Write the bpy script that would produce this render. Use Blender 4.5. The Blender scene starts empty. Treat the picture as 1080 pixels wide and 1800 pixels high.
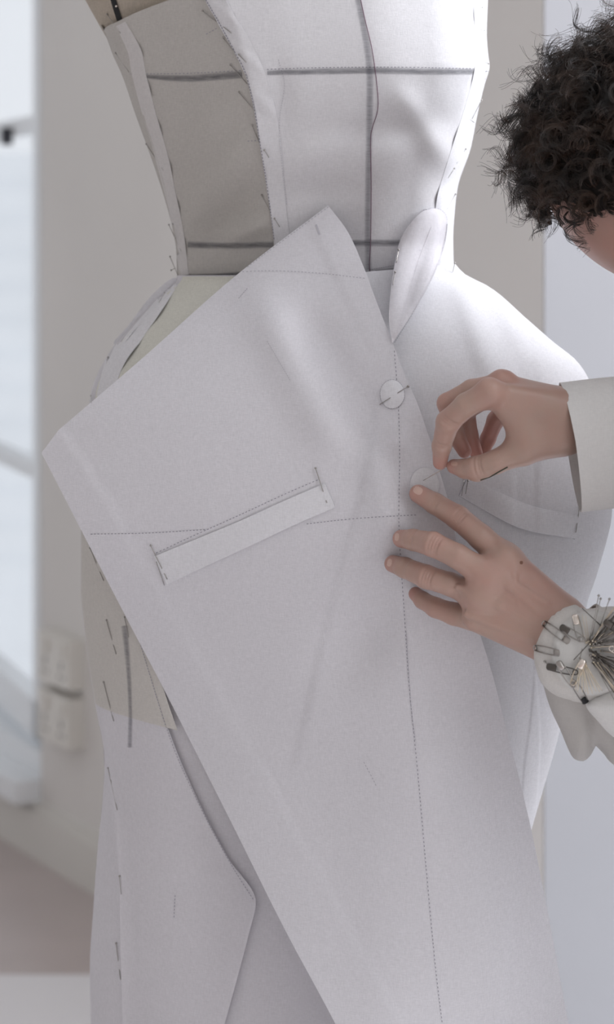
import bpy, bmesh, math, random
import numpy as np
from mathutils import Vector, Matrix
from mathutils.geometry import delaunay_2d_cdt
from mathutils.bvhtree import BVHTree

random.seed(4); RNG = np.random.default_rng(4)
scene = bpy.context.scene
COL = scene.collection

# ------------------------------------------------------------------ camera, world, light, exposure
F = 4255.0                      # focal length in pixels of a 1080 wide frame
CAMY, CAMZ, HZ = -2.0, 1.15, 400.0   # camera stands 2 m from the dress, level, horizon at row 400
cam_d = bpy.data.cameras.new('camera'); cam = bpy.data.objects.new('camera', cam_d); COL.objects.link(cam)
cam.location = (0, CAMY, CAMZ); cam.rotation_euler = (math.pi/2, 0, 0)
cam_d.sensor_fit = 'HORIZONTAL'; cam_d.sensor_width = 36; cam_d.lens = 36*F/1080
cam_d.shift_y = -(900-HZ)/1080.0
cam_d.dof.use_dof = True; cam_d.dof.focus_distance = 1.945; cam_d.dof.aperture_fstop = 9.5
cam_d.clip_start = .05
scene.camera = cam

world = bpy.data.worlds.new('world'); scene.world = world; world.use_nodes = True
bg = world.node_tree.nodes['Background']
bg.inputs[0].default_value = (.90, .94, 1.0, 1); bg.inputs[1].default_value = .82

def area(name, loc, target, sx, sy, power, col):
    l = bpy.data.lights.new(name, 'AREA'); l.shape = 'RECTANGLE'; l.size = sx; l.size_y = sy
    l.energy = power; l.color = col
    o = bpy.data.objects.new(name, l); COL.objects.link(o); o.location = loc
    o.rotation_euler = (Vector(target)-Vector(loc)).to_track_quat('-Z', 'Y').to_euler()
    return o
area('window_light', (2.2, .42, 2.65), (0, 0.0, 1.0), 1.5, 2.2, 135, (.93, .95, 1.0))
area('skylight', (1.6, -.8, 2.95), (.1, 0.0, .9), 1.6, 1.4, 17, (.95, .96, 1.0))

area('side_window_light', (2.4, -1.7, 1.25), (.1, 0.0, .75), 1.4, 2.2, 33, (.95, .97, 1.0))

scene.view_settings.view_transform = 'Standard'; scene.view_settings.look = 'None'
scene.view_settings.exposure = .22; scene.view_settings.gamma = 1
scene.view_settings.use_curve_mapping = False
try:
    scene.cycles.use_denoising = True
    scene.cycles.max_bounces = 8; scene.cycles.transparent_max_bounces = 16
except Exception: pass

# ------------------------------------------------------------------ materials
def mat(name, col, rough=.8, metal=0.0, spec=.3):
    m = bpy.data.materials.new(name); m.use_nodes = True
    b = m.node_tree.nodes['Principled BSDF']
    b.inputs['Base Color'].default_value = (*col, 1); b.inputs['Roughness'].default_value = rough
    b.inputs['Metallic'].default_value = metal; b.inputs['Specular IOR Level'].default_value = spec
    return m
def nodes(m): return m.node_tree.nodes, m.node_tree.links
def noise(m, scale, vec=None, detail=2.0):
    n, l = nodes(m)
    tc = n.new('ShaderNodeTexCoord'); mp = n.new('ShaderNodeMapping'); nz = n.new('ShaderNodeTexNoise')
    mp.inputs['Scale'].default_value = vec or (1, 1, 1)
    nz.inputs['Scale'].default_value = scale; nz.inputs['Detail'].default_value = detail
    l.new(tc.outputs['Object'], mp.inputs['Vector']); l.new(mp.outputs[0], nz.inputs['Vector'])
    return nz
def cloth(name, col, transp=0.0, transl=.18, weave=.10, rough=.95, fold=.15):
    """woven cotton: slubby warp and weft in colour and bump, a share of translucent and see-through"""
    m = mat(name, col, rough, spec=.15); n, l = nodes(m); b = n['Principled BSDF']; out = n['Material Output']
    a = noise(m, 1, (240, 240, 1700)); c = noise(m, 1, (1700, 240, 240)); d = noise(m, 9, detail=3)
    add = n.new('ShaderNodeMath'); add.operation = 'ADD'
    l.new(a.outputs['Fac'], add.inputs[0]); l.new(c.outputs['Fac'], add.inputs[1])
    mr = n.new('ShaderNodeMapRange'); mr.inputs[1].default_value = .6; mr.inputs[2].default_value = 1.4
    mr.inputs[3].default_value = 1-weave; mr.inputs[4].default_value = 1+weave*.6
    l.new(add.outputs[0], mr.inputs[0])
    vm = n.new('ShaderNodeVectorMath'); vm.operation = 'SCALE'; vm.inputs[0].default_value = col
    l.new(mr.outputs[0], vm.inputs['Scale'])
    l.new(vm.outputs[0], b.inputs['Base Color'])
    bp = n.new('ShaderNodeBump'); bp.inputs['Strength'].default_value = .22; bp.inputs['Distance'].default_value = .0004
    l.new(add.outputs[0], bp.inputs['Height'])
    bp2 = n.new('ShaderNodeBump'); bp2.inputs['Strength'].default_value = fold; bp2.inputs['Distance'].default_value = .012
    l.new(d.outputs['Fac'], bp2.inputs['Height']); l.new(bp.outputs[0], bp2.inputs['Normal'])
    l.new(bp2.outputs[0], b.inputs['Normal'])
    tr = n.new('ShaderNodeBsdfTranslucent'); l.new(vm.outputs[0], tr.inputs['Color'])
    mx = n.new('ShaderNodeMixShader'); mx.inputs[0].default_value = transl
    l.new(b.outputs[0], mx.inputs[1]); l.new(tr.outputs[0], mx.inputs[2]); last = mx
    if transp > 0:
        tp = n.new('ShaderNodeBsdfTransparent'); m2 = n.new('ShaderNodeMixShader'); m2.inputs[0].default_value = transp
        l.new(mx.outputs[0], m2.inputs[1]); l.new(tp.outputs[0], m2.inputs[2]); last = m2
    l.new(last.outputs[0], out.inputs['Surface'])
    return m
M = {}
M['cloth'] = cloth('white_toile_cotton', (.80, .79, .81))
M['cloth_hip'] = cloth('white_toile_cotton_hip', (.82, .815, .84))
M['cloth_thin'] = cloth('thin_toile_cotton', (.76, .74, .78), transp=.24)
M['cloth_sheer'] = cloth('sheer_toile_cotton', (.80, .79, .82), transp=.38, transl=.25)
M['cloth_shaded'] = cloth('shaded_toile_cotton', (.57, .545, .515), weave=.12)  # side panel's shade and beige tint put into the cloth colour
M['cloth_seam'] = cloth('seam_toile_cotton', (.69, .665, .655))
M['cloth_veil'] = cloth('veil_toile_cotton', (.85, .83, .86), transp=.28)
M['cloth_under'] = cloth('lining_toile_cotton', (.70, .675, .70))
M['cloth_yoke'] = cloth('ecru_yoke_cotton', (.74, .73, .66))
M['shirt'] = cloth('white_shirt_cotton', (.82, .815, .80), weave=.06, fold=.6)
M['shirt_cuff'] = cloth('shaded_shirt_cotton', (.56, .54, .52), weave=.05, fold=.4)  # shade on the hanging cuff put into a darker shirt colour
M['felt'] = cloth('white_felt', (.74, .735, .71), weave=.05)
M['band'] = cloth('cream_elastic', (.74, .72, .69), weave=.08)
M['linen'] = cloth('beige_form_linen', (.50, .44, .37), weave=.2)
M['trouser'] = cloth('dark_trouser_cotton', (.06, .06, .07))
M['steel'] = mat('steel_wire', (.36, .34, .32), .3, 1.0)
M['steel_dark'] = mat('dark_steel', (.12, .11, .10), .35, 1.0)
M['steel_bright'] = mat('bright_nickel', (.72, .66, .60), .18, 1.0)
M['brass'] = mat('brass_wire', (.70, .62, .50), .3, 1.0)
M['trace'] = mat('pencil_trace', (.33, .32, .36), .9)
M['trace_faint'] = mat('faint_pencil_trace', (.60, .59, .62), .9)
M['trace_light'] = mat('pale_pencil_trace', (.50, .49, .53), .9)
M['thread'] = mat('plum_thread', (.17, .09, .13), .8)
M['black_tape'] = mat('black_tape', (.012, .012, .013), .6)
M['greenish'] = mat('dark_green', (.05, .06, .04), .7)
M['shade'] = mat('charcoal_tape', (.12, .12, .14), .9)
def tape_mat(name, col, amount):
    m = mat(name, col, .9); n, l = nodes(m); b = n['Principled BSDF']; out = n['Material Output']
    at = n.new('ShaderNodeAttribute'); at.attribute_name = 'across'
    nz = noise(m, 1, (90, 90, 900), 3)
    mul = n.new('ShaderNodeMath'); mul.operation = 'MULTIPLY'; mul.inputs[1].default_value = amount
    l.new(at.outputs['Fac'], mul.inputs[0])
    mul2 = n.new('ShaderNodeMath'); mul2.operation = 'MULTIPLY'; l.new(mul.outputs[0], mul2.inputs[0])
    mr = n.new('ShaderNodeMapRange'); mr.inputs[1].default_value = .3; mr.inputs[2].default_value = .7
    mr.inputs[3].default_value = .65; mr.inputs[4].default_value = 1.15; l.new(nz.outputs['Fac'], mr.inputs[0])
    l.new(mr.outputs[0], mul2.inputs[1])
    tp = n.new('ShaderNodeBsdfTransparent'); mx = n.new('ShaderNodeMixShader')
    l.new(mul2.outputs[0], mx.inputs[0]); l.new(tp.outputs[0], mx.inputs[1]); l.new(b.outputs[0], mx.inputs[2])
    l.new(mx.outputs[0], out.inputs['Surface'])
    return m
M['tape'] = tape_mat('charcoal_guide_tape', (.10, .10, .12), .55)
M['tape_soft'] = tape_mat('soft_charcoal_guide_tape', (.14, .14, .17), .42)
def skin_mat():
    m = mat('skin', (.47, .31, .25), .42, spec=.5); n, l = nodes(m); b = n['Principled BSDF']
    at = n.new('ShaderNodeAttribute'); at.attribute_name = 'redness'
    nz = noise(m, 55, detail=4); nz2 = noise(m, 900, detail=2)
    mx = n.new('ShaderNodeMix'); mx.data_type = 'RGBA'
    mx.inputs['A'].default_value = (.405, .28, .228, 1); mx.inputs['B'].default_value = (.455, .228, .192, 1)
    ad = n.new('ShaderNodeMath'); ad.operation = 'MULTIPLY_ADD'; ad.inputs[1].default_value = .6; ad.inputs[2].default_value = -.18
    l.new(nz.outputs['Fac'], ad.inputs[0])
    ad2 = n.new('ShaderNodeMath'); ad2.operation = 'ADD'; ad2.use_clamp = True
    l.new(ad.outputs[0], ad2.inputs[0]); l.new(at.outputs['Fac'], ad2.inputs[1])
    l.new(ad2.outputs[0], mx.inputs['Factor']); l.new(mx.outputs['Result'], b.inputs['Base Color'])
    bp = n.new('ShaderNodeBump'); bp.inputs['Strength'].default_value = .25; bp.inputs['Distance'].default_value = .0005
    l.new(nz2.outputs['Fac'], bp.inputs['Height']); l.new(bp.outputs[0], b.inputs['Normal'])
    b.inputs['Subsurface Weight'].default_value = .12; b.inputs['Subsurface Radius'].default_value = (.006, .002, .0012)
    b.inputs['Subsurface Scale'].default_value = .6
    return m
M['skin'] = skin_mat()
M['nail'] = mat('fingernail', (.56, .38, .32), .3, spec=.5)
M['mole'] = mat('brown_mole', (.20, .10, .07), .6)
M['hair'] = mat('dark_brown_hair', (.035, .021, .014), .4, spec=.5)
def hair_mat():
    m = M['hair']; n, l = nodes(m); b = n['Principled BSDF']
    nz = noise(m, 38, detail=2)
    cr = n.new('ShaderNodeValToRGB'); e = cr.color_ramp.elements
    e[0].position = .35; e[0].color = (.006, .004, .003, 1); e[1].position = .72; e[1].color = (.055, .026, .013, 1)
    l.new(nz.outputs['Fac'], cr.inputs[0]); l.new(cr.outputs[0], b.inputs['Base Color'])
hair_mat()
M['scalp'] = mat('hair_underlayer', (.010, .007, .006), .8)
M['eye'] = mat('eyeball', (.8, .8, .78), .2); M['iris'] = mat('iris', (.12, .07, .04), .2); M['lip'] = mat('lips', (.45, .2, .18), .5)
def plain(name, col, rough=.8, var=.06, sc=3.0):
    m = mat(name, col, rough); n, l = nodes(m); b = n['Principled BSDF']; nz = noise(m, sc, detail=4)
    mr = n.new('ShaderNodeMapRange'); mr.inputs[3].default_value = 1-var; mr.inputs[4].default_value = 1+var
    l.new(nz.outputs['Fac'], mr.inputs[0])
    vm = n.new('ShaderNodeVectorMath'); vm.operation = 'SCALE'; vm.inputs[0].default_value = col
    l.new(mr.outputs[0], vm.inputs['Scale']); l.new(vm.outputs[0], b.inputs['Base Color'])
    return m
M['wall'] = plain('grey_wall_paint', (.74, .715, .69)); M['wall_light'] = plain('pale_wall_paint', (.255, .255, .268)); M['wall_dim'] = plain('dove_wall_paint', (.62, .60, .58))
M['floor'] = plain('polished_grey_floor', (.50, .43, .41), .35, .1, 6); M['ceiling'] = plain('ceiling_paint', (.8, .8, .8))
M['trimw'] = plain('white_gloss_paint', (.72, .70, .66), .4); M['frame'] = plain('white_window_paint', (.86, .88, .9), .4)
M['plastic'] = plain('white_plastic', (.72, .69, .64), .4); M['facade'] = plain('pale_render', (.93, .95, .97)); M['slot'] = mat('socket_slot', (.05, .05, .05))
M['latch'] = mat('dark_latch', (.05, .05, .06), .4)
def glass():
    m = mat('window_glass', (1, 1, 1), .02); n, l = nodes(m); out = n['Material Output']
    t = n.new('ShaderNodeBsdfTransparent'); g = n.new('ShaderNodeBsdfGlossy'); g.inputs['Roughness'].default_value = .02
    x = n.new('ShaderNodeMixShader'); x.inputs[0].default_value = .08
    l.new(t.outputs[0], x.inputs[1]); l.new(g.outputs[0], x.inputs[2]); l.new(x.outputs[0], out.inputs['Surface']); return m
M['glass'] = glass()

# ------------------------------------------------------------------ helpers
S = 2.0/F                       # metres per pixel on the plane Y = 0
def P(px, py, Y):
    d = Y-CAMY
    return Vector(((px-540)*d/F, Y, CAMZ-(py-HZ)*d/F))
def PA(px, py, Y):
    d = Y-CAMY
    return np.stack([(px-540)*d/F, Y+0*px, CAMZ-(py-HZ)*d/F], -1)
def tag(o, label=None, cat=None, group=None, kind=None):
    if label: o['label'] = label
    if cat: o['category'] = cat
    if group: o['group'] = group
    if kind: o['kind'] = kind
    return o
def empty(name, loc=(0, 0, 0), **k):
    o = bpy.data.objects.new(name, None); COL.objects.link(o); o.location = loc; o.empty_display_size = .05
    return tag(o, **k)
def link(name, verts, faces, material, parent=None, smooth=True, attrs=None):
    me = bpy.data.meshes.new(name)
    me.from_pydata([tuple(map(float, v)) for v in verts], [], [tuple(map(int, f)) for f in faces]); me.validate(); me.update()
    if smooth: me.polygons.foreach_set('use_smooth', [True]*len(me.polygons))
    me.materials.append(material)
    for an, vals in (attrs or {}).items():
        a = me.attributes.new(an, 'FLOAT', 'POINT'); a.data.foreach_set('value', np.asarray(vals, dtype=np.float32))
    o = bpy.data.objects.new(name, me); COL.objects.link(o)
    if parent:
        o.parent = parent
        o.matrix_parent_inverse = parent_world(parent).inverted()
    return o
def parent_world(p):
    m = Matrix.LocRotScale(p.location, p.rotation_euler, p.scale)
    if p.parent: m = parent_world(p.parent) @ p.matrix_parent_inverse @ m
    return m
class Curve:
    """monotone cubic through (y, value) knots"""
    def __init__(s, pts):
        s.x = np.array([p[0] for p in pts], float); s.y = np.array([p[1] for p in pts], float)
        h = np.diff(s.x); dl = np.diff(s.y)/h; m = np.zeros_like(s.x)
        for i in range(1, len(h)):
            if dl[i-1]*dl[i] > 0:
                w1 = 2*h[i]+h[i-1]; w2 = h[i]+2*h[i-1]; m[i] = (w1+w2)/(w1/dl[i-1]+w2/dl[i])
        m[0], m[-1] = dl[0], dl[-1]; s.m = m
    def __call__(s, q):
        q = np.clip(np.asarray(q, float), s.x[0], s.x[-1]); i = np.clip(np.searchsorted(s.x, q)-1, 0, len(s.x)-2)
        h = s.x[i+1]-s.x[i]; t = (q-s.x[i])/h
        return ((2*t**3-3*t**2+1)*s.y[i]+(t**3-2*t**2+t)*h*s.m[i]+(-2*t**3+3*t**2)*s.y[i+1]+(t**3-t**2)*h*s.m[i+1])
def smoothstep(a, b, x):
    t = np.clip((x-a)/(b-a), 0, 1); return t*t*(3-2*t)
def ridge(px, py, a, b, w, taper=60):
    """gaussian ridge along the segment a-b"""
    ax, ay = a; bx, by = b; L = math.hypot(bx-ax, by-ay); ux, uy = (bx-ax)/L, (by-ay)/L
    s = (px-ax)*ux+(py-ay)*uy; d = -(px-ax)*uy+(py-ay)*ux
    return np.exp(-(d/w)**2)*smoothstep(-taper, taper, s)*smoothstep(-taper, taper, L-s)
def poly_side(px, py, pts, w):
    """0 left of a line running downwards, 1 right of it, over w pixels"""
    c = Curve([(y, x) for x, y in pts]); return smoothstep(-w, w, px-c(py))

BV = {}                         # garment surfaces for laying things on
def solid(o, th, off=1.0):
    """give a sheet its cloth thickness away from the camera"""
    md = o.modifiers.new('thickness', 'SOLIDIFY'); md.thickness = th; md.offset = -off; md.use_even_offset = False
    es = o.modifiers.new('crisp_edge', 'EDGE_SPLIT'); es.split_angle = .9
    return o
def register(key, verts, faces):
    BV[key] = BVHTree.FromPolygons([Vector(v) for v in verts], [tuple(map(int, f)) for f in faces])
CAMV = Vector((0, CAMY, CAMZ))
def cast(px, py, keys=None):
    d = (P(px, py, 1.0)-CAMV).normalized(); best = None
    for k, t in BV.items():
        if keys and k not in keys: continue
        h = t.ray_cast(CAMV, d)
        if h[0] is not None and (best is None or h[3] < best[3]): best = h
    if best is None: return None
    n = best[1]
    if n.dot(d) > 0: n = -n
    return best[0], n, d
def grid_faces(nv, nu, wrap=False):
    f = []
    for j in range(nv-1):
        for i in range(nu-1 if not wrap else nu):
            a = j*nu+i; b = j*nu+(i+1) % nu; f.append((a, a+nu, b+nu, b))
    return f
def panel(name, left, right, top, bot, depth, material, parent, nu=40, nv=60, th=.0006, key=None, ring=None):
    """four sided cloth panel: left(y), right(y), top(u), bot(u) in picture rows, depth(px, py) in metres.
    ring = (xc, a) curves: columns are spaced by angle so that the turning edge is round."""
    u = np.linspace(0, 1, nu); v = np.linspace(0, 1, nv)
    U, V = np.meshgrid(u, v); T = top(U); B = bot(U); Y = T*(1-V)+B*V
    l, r = left(Y), right(Y)
    if ring:
        xc, a = ring[0](Y), ring[1](Y)
        tl = np.arcsin(np.clip((l-xc)/a, -1, 1)); tr = np.arcsin(np.clip((r-xc)/a, -1, 1))
        X = xc+a*np.sin(tl*(1-U)+tr*U)
    else: X = l*(1-U)+r*U
    pts = PA(X, Y, depth(X, Y)).reshape(-1, 3); fs = grid_faces(nv, nu)
    o = link(name, pts, fs, material, parent)
    if th: solid(o, th)
    if key: register(key, pts, fs)
    return o
def dense(pts, step=9, corners=()):
    """closed outline through px points: Catmull-Rom, straight into the listed corners"""
    n = len(pts); out = []
    for i in range(n):
        p0, p1, p2, p3 = [np.array(pts[(i+k) % n], float) for k in (-1, 0, 1, 2)]
        if i in corners: p0 = 2*p1-p2
        if (i+1) % n in corners: p3 = 2*p2-p1
        m = max(1, int(np.hypot(*(p2-p1))/step))
        for k in range(m):
            t = k/m
            out.append(tuple(.5*((2*p1)+(-p0+p2)*t+(2*p0-5*p1+4*p2-p3)*t*t+(-p0+3*p1-3*p2+p3)*t**3)))
    return out
def inside(px, py, poly):
    r = np.zeros(px.shape, bool); n = len(poly)
    for i in range(n):
        x1, y1 = poly[i]; x2, y2 = poly[(i+1) % n]
        if y1 == y2: continue
        c = ((y1 > py) != (y2 > py)) & (px < (x2-x1)*(py-y1)/(y2-y1)+x1); r ^= c
    return r
def bdist(px, py, poly):
    d = np.full(px.shape, 1e9); n = len(poly)
    for i in range(n):
        x1, y1 = poly[i]; x2, y2 = poly[(i+1) % n]; vx, vy = x2-x1, y2-y1
        t = np.clip(((px-x1)*vx+(py-y1)*vy)/(vx*vx+vy*vy+1e-9), 0, 1)
        d = np.minimum(d, np.hypot(px-x1-t*vx, py-y1-t*vy))
    return d
def triangulate(poly, step):
    xs = [p[0] for p in poly]; ys = [p[1] for p in poly]
    gx, gy = np.meshgrid(np.arange(min(xs), max(xs), step), np.arange(min(ys), max(ys), step))
    gx = gx+(np.arange(gx.shape[0]) % 2)[:, None]*step*.5
    gx = gx.ravel(); gy = gy.ravel(); k = inside(gx, gy, poly); gx, gy = gx[k], gy[k]
    k = bdist(gx, gy, poly) > step*.45; gx, gy = gx[k], gy[k]
    n = len(poly); vs = [Vector(p) for p in poly]+[Vector((a, b)) for a, b in zip(gx, gy)]
    r = delaunay_2d_cdt(vs, [(i, (i+1) % n) for i in range(n)], [], 1, 1e-4)
    return np.array([tuple(v) for v in r[0]]), [tuple(f) for f in r[2]]
def facing(pts, fs):
    """wind faces towards the camera"""
    out = []
    for f in fs:
        a, b, c = [Vector(pts[i]) for i in f[:3]]; nrm = (b-a).cross(c-a)
        out.append(f if nrm.dot(CAMV-a) > 0 else tuple(reversed(f)))
    return out
def sheet(name, outline, depth, material, parent, step=10, th=.0006, key=None, corners=(), edge=9):
    poly = dense(outline, edge, corners); v, f = triangulate(poly, step)
    pts = PA(v[:, 0], v[:, 1], depth(v[:, 0], v[:, 1])); f = facing(pts, f)
    o = link(name, pts, f, material, parent)
    if th: solid(o, th)
    if key: register(key, pts, f)
    return o
def pillow(name, outline, y0, bulge, w, material, parent, step=9, corners=(), key=None, extra=None, back=1.0):
    """closed, rounded volume with the given outline; y0(px,py) its middle depth, bulge metres each way"""
    poly = dense(outline, step*.8, corners); v, f = triangulate(poly, step); n = len(v)
    d = bdist(v[:, 0], v[:, 1], poly); q = np.clip(d/w, 0, 1); h = bulge*np.sqrt(np.clip(1-(1-q)**2, 0, 1))
    base = y0(v[:, 0], v[:, 1]); ex = extra(v[:, 0], v[:, 1])*q if extra else 0
    fr = PA(v[:, 0], v[:, 1], base-h+ex); bk = PA(v[:, 0], v[:, 1], base+h*back+1e-4)
    ff = facing(fr, f); fb = [tuple(reversed([i+n for i in t])) for t in ff]
    lookup = {}
    for t in ff:
        for a, b in zip(t, t[1:]+t[:1]): lookup[(a, b)] = 1
    side = [(b, a, a+n, b+n) for (a, b) in lookup if (b, a) not in lookup]
    pts = np.vstack([fr, bk]); o = link(name, pts, ff+fb+side, material, parent)
    if key: register(key, fr, ff)
    return o
def tube(pts, r, sides=6, closed=False, r2=None):
    pts = [Vector(p) for p in pts]; n = len(pts); V = []; Fc = []
    up = Vector((.31, .52, .79))
    for i, p in enumerate(pts):
        t = (pts[min(i+1, n-1)]-pts[max(i-1, 0)])
        t = t.normalized() if t.length > 1e-9 else Vector((0, 0, 1))
        a = t.cross(up).normalized(); b = t.cross(a); rr = r if r2 is None else r+(r2-r)*i/(n-1)
        for k in range(sides):
            an = 2*math.pi*k/sides; V.append(p+(a*math.cos(an)+b*math.sin(an))*rr)
    for i in range(n-1):
        for k in range(sides):
            Fc.append((i*sides+k, i*sides+(k+1) % sides, (i+1)*sides+(k+1) % sides, (i+1)*sides+k))
    Fc.append(tuple(reversed(range(sides)))); Fc.append(tuple(range((n-1)*sides, n*sides)))
    return V, Fc
def ball(c, r, seg=8, rings=5, sc=(1, 1, 1)):
    V = []; Fc = []
    for j in range(rings+1):
        a = math.pi*j/rings
        for i in range(seg):
            b = 2*math.pi*i/seg; V.append(Vector(c)+Vector((r*sc[0]*math.sin(a)*math.cos(b), r*sc[1]*math.sin(a)*math.sin(b), r*sc[2]*math.cos(a))))
    return V, grid_faces(rings+1, seg, True)
def merge(*vf):
    V = []; Fc = []
    for v, f in vf:
        n = len(V); V += list(v); Fc += [tuple(i+n for i in t) for t in f]
    return V, Fc
def box(lo, hi):
    x0, y0, z0 = lo; x1, y1, z1 = hi
    V = [(x, y, z) for x in (x0, x1) for y in (y0, y1) for z in (z0, z1)]
    return [Vector(v) for v in V], [(0, 1, 3, 2), (4, 6, 7, 5), (0, 4, 5, 1), (2, 3, 7, 6), (0, 2, 6, 4), (1, 5, 7, 3)]
def path_px(pts, step=4):
    """open Catmull-Rom through px points"""
    out = []
    for i in range(len(pts)-1):
        p1, p2 = np.array(pts[i], float), np.array(pts[i+1], float)
        p0 = np.array(pts[i-1], float) if i else 2*p1-p2
        p3 = np.array(pts[i+2], float) if i+2 < len(pts) else 2*p2-p1
        m = max(1, int(np.hypot(*(p2-p1))/step))
        for k in range(m):
            t = k/m; out.append(tuple(.5*((2*p1)+(-p0+p2)*t+(2*p0-5*p1+4*p2-p3)*t*t+(-p0+3*p1-3*p2+p3)*t**3)))
    out.append(tuple(map(float, pts[-1]))); return out
def on(px, py, lift, keys=None):
    h = cast(px, py, keys)
    if h is None: return None
    return h[0]-h[2]*lift
def strip(name, mid, width, material, parent, lift=.0008, keys=None, th=.0004, cols=5, step=5, wob=None, key=None):
    """a flat band lying on the cloth along a px path; width in px (number or list along the path)"""
    c = path_px(mid, step); n = len(c); V = []; A = []
    for i, (x, y) in enumerate(c):
        x0, y0 = c[max(i-1, 0)]; x1, y1 = c[min(i+1, n-1)]; L = math.hypot(x1-x0, y1-y0)+1e-9
        nx, ny = -(y1-y0)/L, (x1-x0)/L
        w = width if not isinstance(width, (list, tuple)) else np.interp(i/(n-1), np.linspace(0, 1, len(width)), width)
        for k in range(cols):
            q = k/(cols-1)-.5; px, py = x+nx*w*q, y+ny*w*q
            lf = lift+(wob(px, py, q) if wob else 0)
            p = on(px, py, lf, keys)
            if p is None: p = on(x, y, lf, keys)
            if p is None: p = V[-1] if V else P(px, py, 0)
            V.append(p); A.append(1-(2*q)**2)
    fs = facing(V, grid_faces(n, cols)); o = link(name, V, fs, material, parent, attrs={'across': A})
    if th: solid(o, th)
    if key: register(key, V, fs)
    return o
def dots(name, mid, material, parent, pitch=6, ln=3.2, wd=1.3, keys=None, lift=.0005):
    """a traced line: a row of short marks lying on the cloth"""
    c = path_px(mid, 1.0); d = 0; last = c[0]; VF = []; nxt = 0; k = 0
    for i in range(1, len(c)):
        d += math.hypot(c[i][0]-last[0], c[i][1]-last[1]); last = c[i]
        if d >= nxt:
            nxt = d+pitch; j = max(i-3, 0); dx, dy = c[i][0]-c[j][0], c[i][1]-c[j][1]; L = math.hypot(dx, dy)+1e-9; dx /= L; dy /= L
            q = []
            for s, t in ((-1, -1), (1, -1), (1, 1), (-1, 1)):
                q.append(on(c[i][0]+dx*ln*.5*s-dy*wd*.5*t, c[i][1]+dy*ln*.5*s+dx*wd*.5*t, lift, keys))
            if all(v is not None for v in q): VF.append((q, [(0, 1, 2, 3)]))
    if not VF: return None
    V, f = merge(*VF); return tag(link(name, V, facing(V, f), material, parent, smooth=False), kind='stuff')

# ------------------------------------------------------------------ the setting
CX, CY = .292, .985             # the corner of the grey wall, world XY
WD = Vector((-.475, .880, 0)).normalized(); WN = Vector((-.880, -.475, 0)).normalized()
def W(s, d, z): return Vector((CX, CY, 0))+WD*s+WN*d+Vector((0, 0, z))
def wbox(s0, s1, d0, d1, z0, z1):
    V = [W(s, d, z) for s in (s0, s1) for d in (d0, d1) for z in (z0, z1)]
    return V, [(0, 1, 3, 2), (4, 6, 7, 5), (0, 4, 5, 1), (2, 3, 7, 6), (0, 2, 6, 4), (1, 5, 7, 3)]
OS0, OS1, OZ0, OZ1, TH = 1.64, 2.75, .10, 2.5, .22
tag(link('wall_back', *merge(wbox(0, OS0, -TH, 0, 0, 3), wbox(OS1, 4.2, -TH, 0, 0, 3), wbox(OS0, OS1, -TH, 0, 0, OZ0), wbox(OS0, OS1, -TH, 0, OZ1, 3)), M['wall'], smooth=False), kind='structure')
def rbox(s0, s1, d0, d1, z0, z1):      # the pale wall turns away from the corner along -WN
    V = [W(-s, -d, z) for s in (s0, s1) for d in (d0, d1) for z in (z0, z1)]
    return V, [(0, 1, 3, 2), (4, 6, 7, 5), (0, 4, 5, 1), (2, 3, 7, 6), (0, 2, 6, 4), (1, 5, 7, 3)]
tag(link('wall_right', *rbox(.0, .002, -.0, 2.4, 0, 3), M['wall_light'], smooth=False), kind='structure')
tag(link('wall_left', *box((-2.5, -3.4, 0), (-2.4, 3.0, 3)), M['wall_dim'], smooth=False), kind='structure')
tag(link('wall_front', *box((-2.5, -3.5, 0), (2.4, -3.4, 3)), M['wall_dim'], smooth=False), kind='structure')
tag(link('floor', *box((-3.2, -3.4, -.05), (3.2, 3.0, 0)), M['floor'], smooth=False), kind='structure')
tag(link('ceiling', *box((-3.2, -3.5, 3.0), (3.2, 4.5, 3.05)), M['ceiling'], smooth=False), kind='structure')
tag(link('baseboard_back', *merge(wbox(0.02, 4.2, 0, .018, 0, .085), wbox(0.02, 4.2, 0, .012, .085, .10)), M['trimw'], smooth=False), kind='structure')
win = link('window_1', *merge(wbox(OS0, OS0+.05, -TH, -.02, OZ0, OZ1), wbox(OS1-.05, OS1, -TH, -.02, OZ0, OZ1), wbox(OS0, OS1, -TH, -.02, OZ1-.05, OZ1)), M['frame'], smooth=False)
tag(win, kind='structure')
link('window_sill', *merge(wbox(OS0-.0, OS1, -TH, .05, OZ0, OZ0+.04), wbox(OS0, OS1, -.16, -.02, OZ0+.04, OZ0+.08)), M['frame'], win, smooth=False)
LD = (WD*.985-WN*.17).normalized(); LNV = Vector((-LD.y, LD.x, 0)); LO = W(OS0+.035, -.03, 0)
def lbox(s0, s1, d0, d1, z0, z1):
    V = [LO+LD*s+LNV*d+Vector((0, 0, z)) for s in (s0, s1) for d in (d0, d1) for z in (z0, z1)]
    return V, [(0, 1, 3, 2), (4, 6, 7, 5), (0, 4, 5, 1), (2, 3, 7, 6), (0, 2, 6, 4), (1, 5, 7, 3)]
lf = link('casement', *merge(lbox(0, .05, -.02, .02, .20, 2.4), lbox(.62, .67, -.02, .02, .20, 2.4), lbox(0, .67, -.02, .02, .20, .27), lbox(0, .67, -.02, .02, 2.35, 2.4)), M['frame'], win, smooth=False)
for z0, z1 in ((.68, .71), (1.33, 1.36)): link('glazing_bar', *lbox(.05, .62, -.018, .018, z0, z1), M['frame'], lf, smooth=False)
for z0, z1 in ((.27, .68), (.71, 1.33), (1.36, 2.35)): link('pane', *lbox(.05, .62, -.002, .002, z0, z1), M['glass'], lf, smooth=False)
link('latch', *lbox(.24, .252, .018, .04, 1.31, 1.345), M['latch'], lf, smooth=False)
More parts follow.
